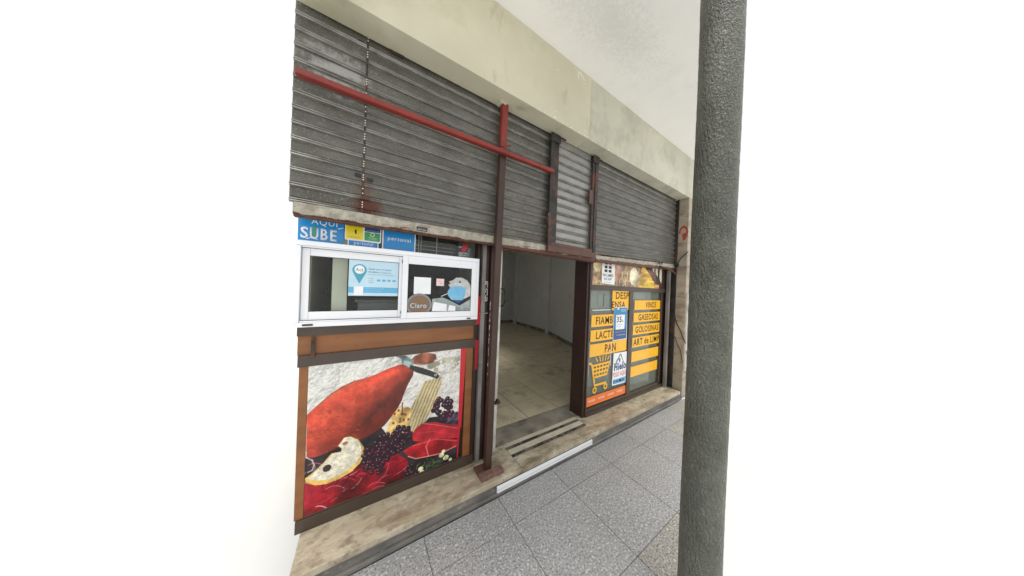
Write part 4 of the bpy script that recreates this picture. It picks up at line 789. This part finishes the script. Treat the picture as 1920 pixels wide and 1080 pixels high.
text('lettering', 'pagando con tu app', I_pale, bp_, 2.4380, 2.6304, 0.9538, 0.9663, 1.5595); text('lettering', 'Mercado  Pago', I_w, bp_, 2.4640, 2.6304, 0.9154, 0.9310, 1.5595, 0, .02); text('lettering', 'PROMO', I_pale, bp_, 2.5368, 2.6356, 1.1909, 1.2241, 1.5595); flat('logo_dot', I_w, bp_, [(2.477+.018*math.cos(a), 1.257-.03+.010*math.sin(a)) for a in [k*.4 for k in range(16)]], 1.5595, .0004)
# ice sign
ic = flat('ice_sign', I_w, None, [(2.4086, 0.3595), (2.4211, 0.3470), (2.6762, 0.3408), (2.6846, 0.3574), (2.6877, 0.7125), (2.4221, 0.7188)], 1.562); tag(ic, 'white ice sign reading Hielo POLO AQUI with a blue mountain', 'sign')
flat('mountain', I_grey, ic, K([(2.345, .60), (2.38, .67), (2.41, .69), (2.44, .735), (2.47, .72), (2.50, .66), (2.545, .60)]), 1.5612, .0004); flat('snow', I_w, ic, K([(2.36, .595), (2.40, .655), (2.43, .67), (2.445, .715), (2.46, .70), (2.49, .65), (2.53, .595)]), 1.5606, .0004); flat('bear_eye', I_nav, ic, K([(2.425, .64), (2.445, .63), (2.455, .66), (2.44, .685), (2.43, .67)]), 1.5600, .0004)
text('lettering', 'Hielo', I_nav, ic, 2.4404, 2.6766, 0.5121, 0.5995, 1.5595, 0, .03); text('lettering', 'POLO AQUI', I_redp, ic, 2.4196, 2.6787, 0.4289, 0.4934, 1.5608, 0, .02); flat('band', I_sky, ic, K([(2.325, .405), (2.565, .400), (2.572, .455), (2.325, .452)]), 1.5610, .0004); text('lettering', 'FAMA', I_nav, ic, 2.4404, 2.6537, 0.3685, 0.4070, 1.5602, 0, .03)
# orange band
ob = flat('orange_strip', I_or, None, [(1.9571, 0.2080), (2.6922, 0.2059), (2.6870, 0.3008), (1.9602, 0.3060)], 1.564); tag(ob, 'orange strip of small white brand names along the bottom of the left pane', 'sign')
for k in range(4): text('lettering', 'rapipago', I_w, ob, 2.00+.17*k, 2.12+.17*k, .243, .275, 1.5628, .1, .01)

# shutter guide at the far end
sg = thing('shutter_guide', 'grey steel guide channel beside the stone pier', 'shutter guide', (3.66, 1.5, .11))
box('channel', M_track, sg, 3.565, 3.60, 1.50, 1.54, .112, 1.752, .002); box('channel', M_iron, sg, 3.663, 3.675, 1.46, 1.55, .112, 2.739, .002); box('cover', M_dark, sg, 3.602, 3.660, 1.54, 1.56, .112, 1.83)
bm = bmesh.new()
tube(bm, [(3.20, 1.462, 1.77), (3.36, 1.455, 1.758), (3.52, 1.46, 1.74), (3.64, 1.46, 1.70)], .012, 8); bar_ = link_bm('latch_bar', bm, M_rust, None, True); tag(bar_, 'bent rusty latch rod hanging under the right end of the shutter', 'rod')
bm = bmesh.new()
for x in (3.15, 3.22): tube(bm, [(x, 1.47, 1.80), (x+.012, 1.455, 1.835), (x+.03, 1.465, 1.80)], .005, 6)
link_bm('wire_hook', bm, M_iron, bar_)

# ---------------------------------------------------------------- column
N = 96; rows = 200; R0 = .0737; cx, cy = 1.2475, .366; bm = bmesh.new(); prev = None
for j in range(rows+1):
    z = -.003+3.273*j/rows; ring = []
    for k in range(N):
        a = 2*math.pi*k/N; rr = R0+.0012*math.sin(3*a+z*5)+random.uniform(-.0007, .0007); ring.append(bm.verts.new((cx+rr*math.cos(a), cy+rr*math.sin(a), z)))
    if prev:
        for k in range(N): bm.faces.new((prev[k], prev[(k+1) % N], ring[(k+1) % N], ring[k]))
    prev = ring
col = link_bm('column', bm, M_stucco, None, True); tag(col, 'round column in rough green grey stucco at the right of the pavement', 'column')
